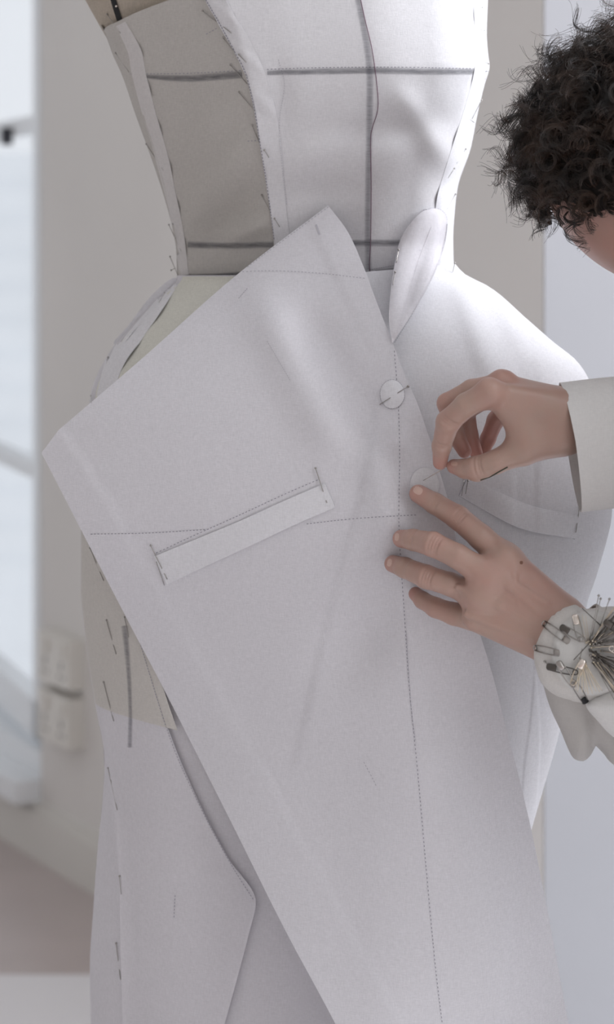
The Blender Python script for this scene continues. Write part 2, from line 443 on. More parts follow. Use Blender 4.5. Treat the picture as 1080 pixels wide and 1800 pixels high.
tag(link('floor_sheet', *box((-1.7, -1.2, 0), (1.6, 1.72, .002)), plain('pale_paper', (.78, .76, .77), .6), smooth=False), 'pale sheet laid over the floor under the dress form', 'floor sheet')
# pale building across the street: courses of boards, seen through the window
fac = link('facade_exterior', *box((-9, 9.4, -1), (3, 9.9, 1.50)), M['facade'], smooth=False); tag(fac, kind='structure')
for k in range(13):
    z = 1.44-k*.16
    b0 = link('board', *box((-9, 9.385, z-.06), (3, 9.40, z+.05)), M['facade'], fac, smooth=False)
# double sockets low on the grey wall
for k, (z0, lab) in enumerate(((.338, 'white double wall socket above another, upper of the two low on the grey wall'), (.235, 'white double wall socket under another, lower of the two above the baseboard'))):
    so = empty('wall_socket', W(1.51, 0, z0+.04), label=lab, cat='socket', group='double sockets low on the grey wall')
    link('plate', *wbox(1.438, 1.582, 0, .030, z0, z0+.088), M['plastic'], so, smooth=False)
    for s in (1.472, 1.548):
        link('switch', *wbox(s-.014, s+.014, .030, .035, z0+.055, z0+.078), M['plastic'], so, smooth=False)
        link('slot', *merge(wbox(s-.003, s+.003, .030, .0305, z0+.032, z0+.044), wbox(s-.013, s-.006, .030, .0305, z0+.016, z0+.021), wbox(s+.006, s+.013, .030, .0305, z0+.016, z0+.021)), M['slot'], so, smooth=False)

# ------------------------------------------------------------------ shapes of form and dress (picture rows -> edges and depth)
bl = Curve([(-60, 130), (0, 150), (60, 185), (100, 200), (130, 214), (200, 238), (300, 274), (350, 290), (400, 303), (440, 310), (495, 312)])
br = Curve([(-60, 860), (0, 858), (60, 856), (100, 859), (115, 861), (150, 852), (200, 840), (260, 828), (330, 805), (370, 800), (420, 797), (495, 799)])
bF = Curve([(-60, .004), (0, 0), (110, -.004), (250, .012), (400, .036), (495, .042)])
bB = Curve([(-60, .11), (110, .112), (300, .10), (495, .085)])
gL = Curve([(-1, 1.0), (-.97, .86), (-.7, .50), (-.30, .10)]); gR = Curve([(-.30, .10), (0, .025), (.35, 0), (.7, .17), (.9, .47), (1, 1)])
def g_bod(t): return np.where(t < -.30, gL(t), gR(t))
def t_bod(px, py): l, r = bl(py), br(py); return np.clip((px-(l+r)/2)/((r-l)/2), -1, 1)
def d_bod(px, py):
    px = np.asarray(px, float); py = np.asarray(py, float); t = t_bod(px, py)
    y = bF(py)+bB(py)*g_bod(t)
    # drag lines of the cloth pulled to the waist and under the bust
    y = y-.0060*ridge(px, py, (520, 300), (610, 215), 26, 50)-.0085*ridge(px, py, (335, 390), (430, 250), 28)-.006*ridge(px, py, (400, 420), (470, 390), 16, 30)
    y = y+.0055*ridge(px, py, (560, 235), (780, 215), 30, 70)-.0055*ridge(px, py, (700, 165), (805, 300), 26, 40)+.004*ridge(px, py, (500, 340), (640, 330), 26)
    y = y-.005*ridge(px, py, (330, 260), (400, 190), 24)+.006*ridge(px, py, (380, 420), (455, 320), 22)+.003*ridge(px, py, (490, 120), (500, 230), 22)
    return y
bXC = lambda y: (bl(y)+br(y))/2
bA = lambda y: (br(y)-bl(y))/2
seamL = Curve([(-60, 345), (0, 362), (45, 388), (90, 412), (130, 432), (190, 447), (250, 457), (330, 470), (420, 482), (495, 490)])
sideL = Curve([(-60, 190), (40, 204), (90, 221), (130, 228), (200, 250), (260, 270), (330, 289), (400, 305), (440, 313), (495, 317)])
K = lambda v: (lambda u: v+0*u)
sl = Curve([(470, 312), (487, 312), (520, 280), (590, 215), (620, 192), (690, 160), (800, 150), (930, 142), (1030, 142), (1120, 150), (1230, 166), (1340, 184), (1400, 181), (1500, 171), (1600, 164), (1700, 158), (1800, 160), (2000, 165), (2600, 150)])
sr = Curve([(470, 799), (500, 840), (590, 930), (668, 990), (800, 1015), (930, 1015), (1060, 985), (1280, 935), (1400, 905), (1500, 915), (1600, 935), (1800, 975), (2000, 1010), (2600, 1080)])
sF = Curve([(470, .042), (487, .044), (560, .018), (700, -.025), (900, -.040), (1100, -.014), (1300, .004), (1500, .014), (1800, .012), (2600, -.03)])
sB = Curve([(470, .085), (487, .085), (600, .12), (800, .15), (1200, .14), (1800, .15), (2600, .2)])
def g_sk(t, p=2.2): return 1-np.clip(1-np.abs(t)**p, 0, 1)**(1/p)
def t_sk(px, py): l, r = sl(py), sr(py); return np.clip((px-(l+r)/2)/((r-l)/2), -1, 1)
def d_sk(px, py): return sF(py)+sB(py)*g_sk(t_sk(px, py))
sXC = lambda y: (sl(y)+sr(y))/2
sA = lambda y: (sr(y)-sl(y))/2

# ------------------------------------------------------------------ dress form
form = empty('dress_form', (0.02, .12, 0), label='beige linen covered dress form wearing the white toile, bare at its upper left', cat='dress form')
fl = Curve([(-420, 250), (-330, 180), (-200, 120), (-60, 118), (0, 150), (64, 186), (130, 226), (300, 284), (400, 312), (490, 322), (560, 270), (700, 215), (900, 190), (1100, 215), (1265, 250)])
fr_ = Curve([(-420, 790), (-330, 850), (-200, 880), (0, 848), (110, 846), (300, 800), (400, 786), (490, 786), (560, 820), (700, 860), (900, 880), (1100, 850), (1265, 810)])
fF = Curve([(-420, .06), (-200, .02), (0, .006), (110, .003), (250, .02), (400, .045), (490, .052), (560, .04), (700, .01), (900, -.01), (1265, .0)])
fB = Curve([(-420, .06), (-200, .10), (110, .120), (300, .108), (490, .086), (700, .11), (900, .125), (1265, .12)])
rows = np.concatenate([np.linspace(-420, 490, 40), np.linspace(510, 1265, 30)]); nth = 48
V = []
for y in rows:
    for k in range(nth):
        a = -math.pi+2*math.pi*k/nth; xc = (fl(y)+fr_(y))/2; aa = (fr_(y)-fl(y))/2
        px = xc+aa*math.sin(a); t = math.sin(a)
        Y = fF(y)+fB(y)*(float(g_bod(np.array(t))) if y < 495 else float(g_sk(np.array(t)))) if math.cos(a) >= 0 else fF(y)+fB(y)*(1+math.sqrt(max(0, 1-t*t)))
        yy = y+(14*math.sin(a)+20*abs(math.cos(a)) if y > 1260 else 0)
        V.append(P(px, yy, Y))
fs = grid_faces(len(rows), nth, True)+[tuple(range(nth)), tuple(reversed(range((len(rows)-1)*nth, len(rows)*nth)))]
fb_ = link('torso', V, fs, M['linen'], form); register('form', V, fs)
nk = P(520, -420, .10)
v1, f1 = tube([nk+Vector((0, .03, -.05)), nk+Vector((0, .03, .02)), nk+Vector((0, .03, .07))], .06, 24, r2=.052)
link('neck', v1, f1, M['linen'], form)
v1, f1 = ball(nk+Vector((0, .03, .075)), .05, 20, 8, (1, 1, .35)); link('neck_cap', v1, f1, M['black_tape'], form)
v1, f1 = tube([(.02, .12, .04), (.02, .12, .8)], .014, 16); link('stand_pole', v1, f1, M['steel'], form)
v1, f1 = merge(tube([(.02, .12, 0), (.02, .12, .02), (.02, .12, .045)], .17, 32, r2=.03)); link('stand_base', v1, f1, M['black_tape'], form)
tp = strip('black_tape', [(190, -40), (199, 0), (210, 36)], 9, M['black_tape'], form, lift=.0015, keys=('form',), step=4)
for x, y in ((204.5, 11), (199, -14)):
    p = on(x, y, .003, ('form',)); link('stud', *ball(p, .0011, 8, 5), M['steel_bright'], tp)

# ------------------------------------------------------------------ the toile dress
dress = empty('toile_dress', (0.02, .12, .1), label='white cotton toile dress pinned on the dress form, with a huge pointed front flap', cat='dress')
# bodice
topL = lambda u: np.where(u < .12, 60-u/.12*22, 38-(u-.12)/.88*62)
topS = lambda u: 57-u*18
panel('bodice_back_panel', bl, lambda y: sideL(y)+2, topS, K(490), lambda x, y: d_bod(x, y)+.0012, M['cloth_shaded'], dress, 10, 80, key='bodice_backL', ring=(bXC, bA))
panel('bodice_side_panel', sideL, lambda y: seamL(y)+6, lambda u: 40-u*62, K(492), d_bod, M['cloth_shaded'], dress, 60, 110, key='bodice_side', ring=(bXC, bA))
panel('bodice_front_panel', lambda y: seamL(y)-1, br, K(-40), lambda u: 484-u*14, lambda x, y: d_bod(x, y)-.0016, M['cloth'], dress, 110, 120, key='bodice_front', ring=(bXC, bA))
def back_panel(name, l, r, F0, B0, y0, y1, material):
    yy = np.linspace(y0, y1, 50); th = np.linspace(math.pi/2, 3*math.pi/2, 40); V = []
    for y in yy:
        for a in th:
            px = (l(y)+r(y))/2+(r(y)-l(y))/2*math.sin(a); V.append(P(px, y, F0(y)+B0(y)*(1+abs(math.cos(a)))))
    return solid(link(name, V, grid_faces(len(yy), len(th)), material, dress), .0006)
back_panel('bodice_back_panel', bl, br, bF, bB, 45, 490, M['cloth_shaded'])
BODK = ('bodice_side', 'bodice_front', 'bodice_backL')
# underskirt, its yoke and its side panel
panel('underskirt', sl, sr, K(484), K(2600), d_sk, M['cloth_veil'], dress, 90, 150, key='under', ring=(sXC, sA))
back_panel('underskirt_back', sl, sr, sF, sB, 487, 2600, M['cloth_under'])
yokeR = Curve([(486, 480), (560, 430), (760, 330)])
panel('hip_yoke', lambda y: sl(y)+9, yokeR, K(486), K(760), lambda x, y: d_sk(x, y)-.003, M['cloth_yoke'], dress, 40, 50, key='yoke', ring=(sXC, sA))
sideR = Curve([(900, 215), (1000, 226), (1110, 245), (1200, 268), (1300, 302), (1420, 354), (1510, 402), (1585, 450), (1640, 438), (1720, 417), (1800, 395), (2000, 345), (2600, 230)])
def d_side(px, py): return d_sk(px, py)-.005-.003*ridge(px, py, (200, 1240), (214, 1800), 14)
sS = Curve([(900, 150), (1000, 152), (1120, 165), (1230, 180), (1340, 191), (1400, 197), (1500, 207), (1600, 211), (1700, 213), (1800, 216), (2000, 224), (2600, 240)])
panel('skirt_side_panel', sS, sideR, K(900), K(2590), d_side, M['cloth_veil'], dress, 44, 130, key='side', ring=(sXC, sA))

M['show_through'] = cloth('form_tint', (.74, .71, .67), transp=.22)
panel('form_show_through', lambda y: sl(y)+.5, lambda y: sideR(y)+16, K(900), lambda u: 1236+u*48-18*u*(1-u), lambda x, y: d_side(x, y)-.0016, M['show_through'], dress, 40, 50, th=.0003, key='show_through', ring=(sXC, sA))  # added sheer layer standing in for the beige form showing through the skirt
# right hip panel: big stiff flare standing out over the hip
hr = Curve([(462, 799), (480, 815), (505, 862), (560, 926), (600, 972), (636, 1016), (668, 1036), (780, 1062), (890, 1077), (1000, 1053), (1060, 1033), (1280, 986), (1455, 936), (1470, 932)])
hl = Curve([(462, 640), (600, 650), (700, 680), (900, 725), (1120, 800), (1300, 862), (1455, 925), (1470, 930)])
hF = Curve([(462, .032), (500, .022), (600, -.022), (700, -.045), (900, -.060), (1200, -.045), (1470, -.03)])
def d_hip(px, py):
    px = np.asarray(px, float); py = np.asarray(py, float)
    t = np.clip((px-640)/(hr(py)-640+14), 0, 1)
    y = hF(py)+.125*(1-(1-t**2.0)**.62)*smoothstep(440, 700, py)+.07*(t**2)*(1-smoothstep(440, 700, py))
    y = y-.0035*ridge(px, py, (800, 480), (862, 660), 20)+.003*ridge(px, py, (835, 480), (905, 640), 20)
    y = y-.0010*poly_side(px, py, [(945, 1000), (940, 1180), (935, 1250), (922, 1350), (915, 1460)], 2.0)
    y = y+.0008*poly_side(px, py, [(905, 1000), (918, 1120), (940, 1180), (950, 1300), (940, 1470)], 2.0)
    return y
panel('right_hip_panel', hl, hr, lambda u: 478-u*14, K(1468), d_hip, M['cloth_hip'], dress, 80, 110, key='hip')

# great front flap
oY = Curve([(340, .022), (362, .020), (480, -.010), (600, -.042), (750, -.070), (900, -.081), (1100, -.060), (1300, -.044), (1500, -.054), (1800, -.086), (2600, -.16)])
oC = Curve([(340, 4), (485, 3.0), (600, 1.6), (755, .85), (1000, .55), (1300, .75), (1800, .7), (2600, .8)])
oR = Curve([(340, .5), (600, 1.2), (900, 1.5), (1100, 2.4), (1300, 3.5), (1500, 4.4), (1800, 3.8), (2600, 1.3)])
oK = Curve([(340, 0), (600, .02), (900, .16), (1100, .30), (1500, .34), (1800, .24), (2600, .05)])
def d_flap(px, py):
    px = np.asarray(px, float); py = np.asarray(py, float); X = (px-640)*S
    y = oY(py)+np.where(X < 0, oC(py), oR(py))*X*X-oK(py)*X
    y = y-.010*ridge(px, py, (455, 520), (600, 790), 46, 60)+.011*ridge(px, py, (540, 560), (665, 760), 40, 50)
    y = y-.009*ridge(px, py, (665, 790), (690, 950), 34, 60)+.014*ridge(px, py, (600, 1180), (690, 1040), 60, 90)
    y = y-.010*ridge(px, py, (740, 1250), (880, 1800), 80, 120)+.003*ridge(px, py, (560, 1330), (640, 1800), 90, 120)
    y = y-.001*ridge(px, py, (180, 900), (470, 1420), 50, 90)
    y = y-.0022*poly_side(px, py, [(668, 640), (660, 740), (640, 850), (600, 1000), (560, 1160), (528, 1300), (500, 1420)], 2.5)*smoothstep(660, 740, py)*(1-smoothstep(1250, 1420, py))
    y = y-.0010*(1-poly_side(px, py, [(95, 740), (140, 800), (190, 880), (250, 985), (330, 1120), (450, 1330), (620, 1640), (760, 1880)], 2.5))
    y = y-.0016*poly_side(px, py, [(540, 380), (570, 440), (610, 530), (650, 610), (690, 690)], 2.5)*(1-smoothstep(640, 700, py))
    y = y+.0011*poly_side(px, py, [(930, 1450), (905, 1560), (892, 1660), (884, 1800), (870, 2000)], 2.5)*smoothstep(1480, 1600, py)
    return y
FLAP = [(577, 361), (612, 408), (640, 470), (666, 540), (692, 606), (712, 660), (740, 725), (788, 880), (812, 1000), (840, 1100), (866, 1185), (889, 1275), (910, 1355), (934, 1456), (955, 1560), (976, 1670), (1000, 1800), (1030, 1950), (1060, 2100), (760, 2130), (590, 1800), (500, 1632), (400, 1432), (290, 1215), (215, 1072), (73, 796), (103, 756), (250, 630), (413, 486)]
M['cloth_flap'] = cloth('flap_toile_cotton', (.765, .752, .782))
sheet('front_flap', FLAP, d_flap, M['cloth_flap'], dress, step=9, key='flap', corners=(0, 4, 17, 18, 25, 26), th=.0005)
# rounded lapel tab rolled over at the waist
TAB = [(690, 604), (684, 560), (688, 505), (694, 465), (703, 425), (720, 395), (745, 371), (768, 367), (784, 378), (787, 400), (782, 432), (765, 478), (735, 535)]
tpoly = dense(TAB, 6, (0,))
def d_tab(px, py):
    q = np.clip(bdist(px, py, tpoly)/26, 0, 1); k = smoothstep(600, 420, py)
    base = (1-k)*(d_flap(692+0*px, 606+0*py)-.001)+k*(d_bod(px, np.minimum(py, 480))-.010)
    return np.minimum(base-.0035*np.sqrt(1-(1-q)**2)+.0045*ridge(px, py, (752, 420), (712, 540), 12, 25), d_hip(np.maximum(px, 675), np.maximum(py, 465))-.003)
sheet('lapel_tab', TAB, d_tab, M['cloth_veil'], dress, step=6, key='tab', corners=(0,), edge=6)
strip('tab_facing', [(768, 402), (752, 450), (728, 520), (705, 572)], [20, 26, 22, 6], M['cloth_veil'], dress, lift=.0003, keys=('tab',), th=.0002, cols=6, step=4)
# seam allowances: folded strips with little puckers between the pins
pk = lambda y: 0.5+.5*np.sin(y/16.5)
strip('seam_allowance', [(370, -20), (380, 0), (401, 40), (425, 80), (447, 126), (461, 168), (470, 210), (476, 257), (486, 340), (495, 410), (499, 440)], [31, 32, 34, 34, 32, 35, 36, 34, 29, 27, 27], M['cloth'], dress, lift=.0007, keys=BODK, step=4, cols=9, th=.0004,
      wob=lambda x, y, q: .0016*max(0, math.sin(y/13.0+q*2))*(1-smoothstep(150, 300, y))*(.25-q*q)*3, key='seam')
strip('seam_allowance', [(212, 42), (236, 90), (244, 130), (262, 200), (280, 260), (297, 330), (312, 400), (324, 484)], [18, 24, 24, 22, 22, 18, 18, 16], M['cloth_seam'], dress, lift=.0007, keys=BODK, step=4, cols=6,
      wob=lambda x, y, q: .002*max(0, math.sin(y/11))*(.5-q))
strip('seam_allowance', [(842, -20), (846, 60), (848, 115), (838, 165), (820, 225), (800, 290), (783, 350), (775, 420)], [20, 20, 24, 26, 26, 28, 28, 26], M['cloth_hip'], dress, lift=.0005, th=.0003, keys=BODK, step=4, cols=7,
      wob=lambda x, y, q: .0022*max(0, math.sin(y/17))**2*(.7+q))
strip('seam_allowance', [(304, 496), (270, 540), (222, 600), (200, 640), (182, 700)], [20, 30, 40, 32, 26], M['cloth'], dress, lift=.003, keys=('under', 'yoke'), step=4, cols=7,
      wob=lambda x, y, q: .0025*math.sin(y/12)*(.5-q))
sheet('yoke_back_edge', [(311, 489), (296, 493), (262, 524), (225, 573), (200, 602), (216, 608), (262, 560), (306, 500)], lambda x, y: .115+0*x, M['cloth_sheer'], dress, step=6, edge=5)
# welt pockets
strip('pocket_welt', [(282, 1003), (350, 973), (430, 938), (510, 901), (580, 871)], [54, 50, 47, 46, 46], M['cloth_hip'], dress, lift=.0016, keys=('flap',), th=.0012, cols=7, key='welt1',
      wob=lambda x, y, q: .0022*math.sin(min(max((x-290)/280, 0), 1)*math.pi)*(q+.5))
strip('pocket_welt', [(814, 858), (870, 884), (930, 910), (1018, 928)], [30, 42, 44, 40], M['cloth_hip'], dress, lift=.0016, keys=('hip',), th=.0012, cols=7, key='welt2',
      wob=lambda x, y, q: .006*math.sin(min(max((x-850)/165, 0), 1)*math.pi)*(.5+q))
# covered button blank, and the paper blank under the finger
def disc(name, cx, cy, r, material, lift, puff):
    poly = [(cx+r*math.cos(a)*.85, cy+r*math.sin(a)) for a in np.linspace(0, 2*math.pi, 40, endpoint=False)]
    v, f = triangulate(poly, 4); pts = []
    for x, y in v:
        q = min(1, math.hypot((x-cx)/.85, y-cy)/r); h = on(x, y, lift+puff*(1-q*q), ('flap',)) or on(cx, cy, lift+puff*(1-q*q), ('flap', 'hip')); pts.append(h)
    f = facing(pts, f); o = link(name, pts, f, material, dress); solid(o, .0008); register(name+str(cx), pts, f); return o
disc('button_blank', 690, 693, 25, M['cloth_hip'], .0014, .0035)
disc('button_blank', 747, 852, 30, M['cloth'], .0012, .001)
ring_pts = [(690+21.6*math.cos(a), 693+25.5*math.sin(a)) for a in np.linspace(0, 2*math.pi, 60)]
dots('tracing_line', ring_pts, M['trace_light'], dress, 3.6, 2.6, .8, None, .0006)
# guide tapes of the form showing dark through the cloth, and traced lines
strip('guide_tape', [(246, 134), (330, 138), (426, 131)], [8, 15, 16], M['tape'], dress, keys=BODK, lift=.0006, th=0)
strip('guide_tape', [(470, 128), (560, 126), (650, 124), (750, 126), (840, 126)], [11, 13, 14, 13, 13], M['tape'], dress, keys=BODK, lift=.0006, th=0)
strip('guide_tape', [(628, -10), (640, 50), (650, 120), (650, 200), (648, 300), (647, 400), (648, 474)], [14, 14, 15, 14, 13, 13, 14], M['tape_soft'], dress, keys=BODK, lift=.0006, th=0)
strip('guide_tape', [(330, 430), (400, 432), (481, 430)], [14, 13, 14], M['tape'], dress, keys=BODK, lift=.0006, th=0)
strip('guide_tape', [(600, 428), (650, 427), (720, 427)], [14, 14, 14], M['tape'], dress, keys=BODK, lift=.0006, th=0)
strip('guide_tape', [(320, 484), (370, 484), (430, 480)], [6, 8, 8], M['tape'], dress, keys=BODK, lift=.0006, th=0)
strip('guide_tape', [(640, 482), (665, 478), (700, 474)], [14, 13, 10], M['tape_soft'], dress, keys=BODK, lift=.0006, th=0)
strip('guide_tape', [(219, 1100), (226, 1180), (229, 1250), (228, 1314)], [14, 10, 8, 10], M['tape_soft'], dress, keys=('side', 'under', 'show_through'), lift=.0006, th=0)
D = lambda pts, m='trace', **k: dots('tracing_line', pts, M[m], dress, **k)
D([(228, 130), (330, 129), (424, 124)], keys=BODK); D([(470, 122), (560, 119), (700, 118), (842, 121)], keys=BODK)
D([(362, 0), (388, 45), (412, 90), (432, 130), (447, 190), (457, 250), (470, 330), (482, 420)], ln=3.6, wd=1.6, keys=None, pitch=5)
D([(363, 60), (384, 48)], keys=BODK); D([(436, 248), (456, 247)], keys=BODK)
D([(490, 105), (500, 150), (492, 210), (495, 280), (504, 360)], 'trace_faint', keys=None, pitch=4)
D([(315, 486), (370, 484), (413, 482)], keys=BODK, pitch=4); D([(650, 474), (700, 466)], 'trace_light', keys=BODK, pitch=4)
D([(413, 478), (480, 476), (560, 480), (640, 489)], 'trace_light', keys=('flap',)); D([(577, 364), (500, 421), (415, 484)], 'trace_light', keys=('flap',))
D([(160, 939), (260, 937), (360, 931)], 'trace', keys=('flap',)); D([(540, 921), (600, 914), (660, 909), (735, 905)], 'trace', keys=('flap',))
D([(275, 972), (340, 942), (420, 906), (500, 869), (560, 843)], 'trace', keys=('flap',))
D([(693, 610), (700, 700), (703, 800), (702, 930), (712, 1090), (720, 1210), (735, 1360), (750, 1530), (765, 1690), (778, 1800)], 'trace', keys=('flap',), pitch=6.5)
D([(714, 1110), (722, 1230), (730, 1300)], 'trace_light', keys=('flap',), pitch=4)
D([(640, 1340), (652, 1362), (663, 1384)], 'trace_light', keys=('flap',))
D([(240, 1110), (300, 1300), (354, 1422), (402, 1512), (446, 1582)], 'trace', keys=('side', 'under', 'show_through'), pitch=5)
D([(308, 1574), (306, 1612)], 'trace', keys=('side', 'under', 'show_through'))
D([(80, 812), (140, 930), (215, 1076), (290, 1219), (400, 1438), (500, 1638), (585, 1796)], 'trace_light', keys=('flap',), pitch=5, ln=2.5)
D([(745, 369), (768, 366), (785, 378), (787, 402), (780, 436), (762, 484), (732, 540), (694, 602)], 'trace_light', pitch=4, ln=3.2, wd=1.2, lift=.001)
D([(780, 436), (730, 440), (700, 432)], 'trace_light', pitch=40)
D([(813, 873), (870, 890), (930, 915), (1012, 948)], 'trace', keys=('hip',), pitch=4, ln=4, wd=1.2)
D([(420, 524), (434, 508)], 'trace_light', keys=('flap',), pitch=4); D([(470, 600), (510, 668)], 'trace_faint', keys=('flap',), pitch=4)
D([(556, 395), (562, 412)], 'trace_light', keys=('flap',), pitch=2, wd=3)
# loose plum thread down the centre front
tp_ = path_px([(632, -12), (641, 30), (655, 90), (664, 160), (664, 195), (655, 225), (652, 250), (653, 330), (652, 420), (650, 470), (655, 490)], 5)
tv = [on(x, y, .0009, BODK) for x, y in tp_]; tv = [p for p in tv if p is not None]
link('loose_thread', *tube(tv, .00032, 5), M['thread'], dress)

# ------------------------------------------------------------------ pins in the cloth
def pin_mesh(a, b, r=.00036, head=.00085, sag=0.0, mid=None):
    a, b = Vector(a), Vector(b); pts = [a, (a+b)/2 if mid is None else Vector(mid), b]
    q = [pts[0].lerp(pts[1], .5)]
    V, f = tube([pts[0], q[0], pts[1], pts[1].lerp(pts[2], .6), pts[2]], r, 6, r2=r*.7)
    return merge((V, f), ball(a, head, 8, 4))
def pin(a, b, label, group, lift=(.0016, .0006), dip=None, keys=None, m='steel', r=.00036, head=.0009):
    """a (head) and b (tip) in px; dip: the share of the shaft that goes under the cloth"""
    p0 = on(*a, lift[0], keys); p1 = on(*b, lift[1], keys)
    if p0 is None and p1 is None: p0, p1 = P(*a, .1), P(*b, .1)
    if p0 is None: p0 = P(*a, p1.y-.001)
    if p1 is None: p1 = P(*b, p0.y+.001)
    V, f = pin_mesh(p0, p1, r, head)
    if dip:
        c0, c1 = dip; n = 11; ax = p1-p0; pts = []
        for k in range(n):
            t = k/(n-1); w = p0+ax*t; h = cast(a[0]+(b[0]-a[0])*t, a[1]+(b[1]-a[1])*t, keys)
            if h is not None:
                w = h[0]-h[2]*((lift[0]*(1-t)+lift[1]*t+.0003) if not (c0 <= t <= c1) else -.0006)
            pts.append(w)
        V, f = merge(tube(pts, r, 6), ball(p0, head, 8, 4))
    o = link('dressmaking_pin', V, f, M[m]); return tag(o, label, 'pin', group)
ORD = ['topmost', 'second', 'third', 'fourth', 'fifth', 'sixth', 'seventh', 'eighth', 'ninth', 'tenth']
def row(pins, where, group, **k):
    for i, (a, b, *dd) in enumerate(pins):
        od = 'topmost steel pin' if i == 0 else ('lowest steel pin' if i == len(pins)-1 else ORD[i]+' steel pin from the top')
        pin(a, b, od+' '+where, group, dip=dd[0] if dd else None, **k)
row([((188, 25), (212, 58)), ((203, 93), (227, 127)), ((257, 253), (288, 300), (.45, .82)), ((297, 395), (319, 442), (.62, .85)), ((299, 451), (313, 484))],
    'along the side seam edge of the shaded bodice panel', 'pins along the left bodice side seam')
pin((301, 475), (309, 471), 'tiny steel pin head poking out beside the waist at the shaded side panel', 'pins along the left bodice side seam')
row([((356, 19), (407, 58), (.5, .75)), ((392, 66), (412, 91)), ((420, 96), (433, 110)), ((405, 114), (435, 148)), ((420, 162), (448, 195)), ((443, 220), (456, 250)), ((465, 264), (473, 277)), ((460, 343), (475, 370)), ((483, 384), (492, 399))],
    'slanting over the princess seam of the bodice', 'pins along the princess seam')
row([((848, 13), (846, 54), (.5, .7)), ((859, 112), (853, 140)), ((847, 176), (830, 210)), ((819, 262), (803, 287)), ((799, 296), (788, 313)), ((801, 341), (786, 368)), ((800, 462), (796, 479))],
    'along the bright bodice seam beside the curly hair', 'pins along the right bodice side seam')
row([((701, 439), (697, 462)), ((695, 478), (691, 501))], 'in the rounded lapel tab', 'pins in the lapel tab')
row([((290, 515), (265, 556), (.5, .7)), ((244, 558), (212, 602)), ((190, 628), (184, 652)), ((160, 696), (161, 708))], 'along the hip seam above the pointed flap', 'pins along the hip yoke seam')
pin((265, 959), (294, 1018), 'steel pin through the lower end of the long slanting pocket welt', 'pins in the pocket welts', dip=(.62, .86))
pin((555, 823), (575, 884), 'steel pin through the upper end of the long slanting pocket welt', 'pins in the pocket welts', dip=(.68, .9))
pin((275, 988), (289, 1029), 'thin steel pin lying along the cut lower end of the long pocket welt', 'pins in the pocket welts', r=.0003, head=.0005)
pin((718, 679), (668, 711), 'steel pin skewering the round button blank at the flap opening', 'pin in the button blank', dip=(.36, .68), head=.0011)
pin((823, 845), (819, 868), 'short steel pin through the pocket welt end under the pinching hand', 'pins in the pocket welts')
pin((816, 844), (812, 872), 'fine steel pin at the cut edge of the pocket welt under the pinching hand', 'pins in the pocket welts', r=.0003, head=.0005)
pin((1019, 893), (1013, 936), 'steel pin through the pocket welt end just under the hanging cuff', 'pins in the pocket welts', dip=(.4, .66))
row([((158, 963), (182, 1021), (.5, .74)), ((187, 1090), (204, 1150), (.58, .78)), ((182, 1199), (200, 1268), (.68, .84)), ((190, 1350), (206, 1424), (.38, .85)), ((210, 1540), (213, 1572)), ((204, 1658), (212, 1722), (.5, .78))],
    'down the skirt side seam below the pointed flap', 'pins down the left skirt side seam')
pin((219, 1085), (226, 1120), 'steel pin beside the dark tape on the skirt, close to the flap edge', 'pins down the left skirt side seam')

# ------------------------------------------------------------------ the person
def segs(pts): return list(zip(pts[:-1], pts[1:]))
def smin(a, b, k):
    h = np.clip(.5+.5*(b-a)/k, 0, 1); return b*(1-h)+a*h-k*h*(1-h)
def cone_d(G, a, b, ra, rb):
    a = np.asarray(a, np.float32); b = np.asarray(b, np.float32); ab = b-a; L2 = float(ab@ab)+1e-12
    h = np.clip(((G[0]-a[0])*ab[0]+(G[1]-a[1])*ab[1]+(G[2]-a[2])*ab[2])/L2, 0, 1)
    return np.sqrt((G[0]-a[0]-h*ab[0])**2+(G[1]-a[1]-h*ab[1])**2+(G[2]-a[2]-h*ab[2])**2)-(ra+(rb-ra)*h)
def ell_d(G, c, axes, rad):
    q = [((G[0]-c[0])*ax[0]+(G[1]-c[1])*ax[1]+(G[2]-c[2])*ax[2]) for ax in axes]
    k0 = np.sqrt(sum((q[i]/rad[i])**2 for i in range(3))); k1 = np.sqrt(sum((q[i]/rad[i]**2)**2 for i in range(3)))+1e-9
    return k0*(k0-1)/k1
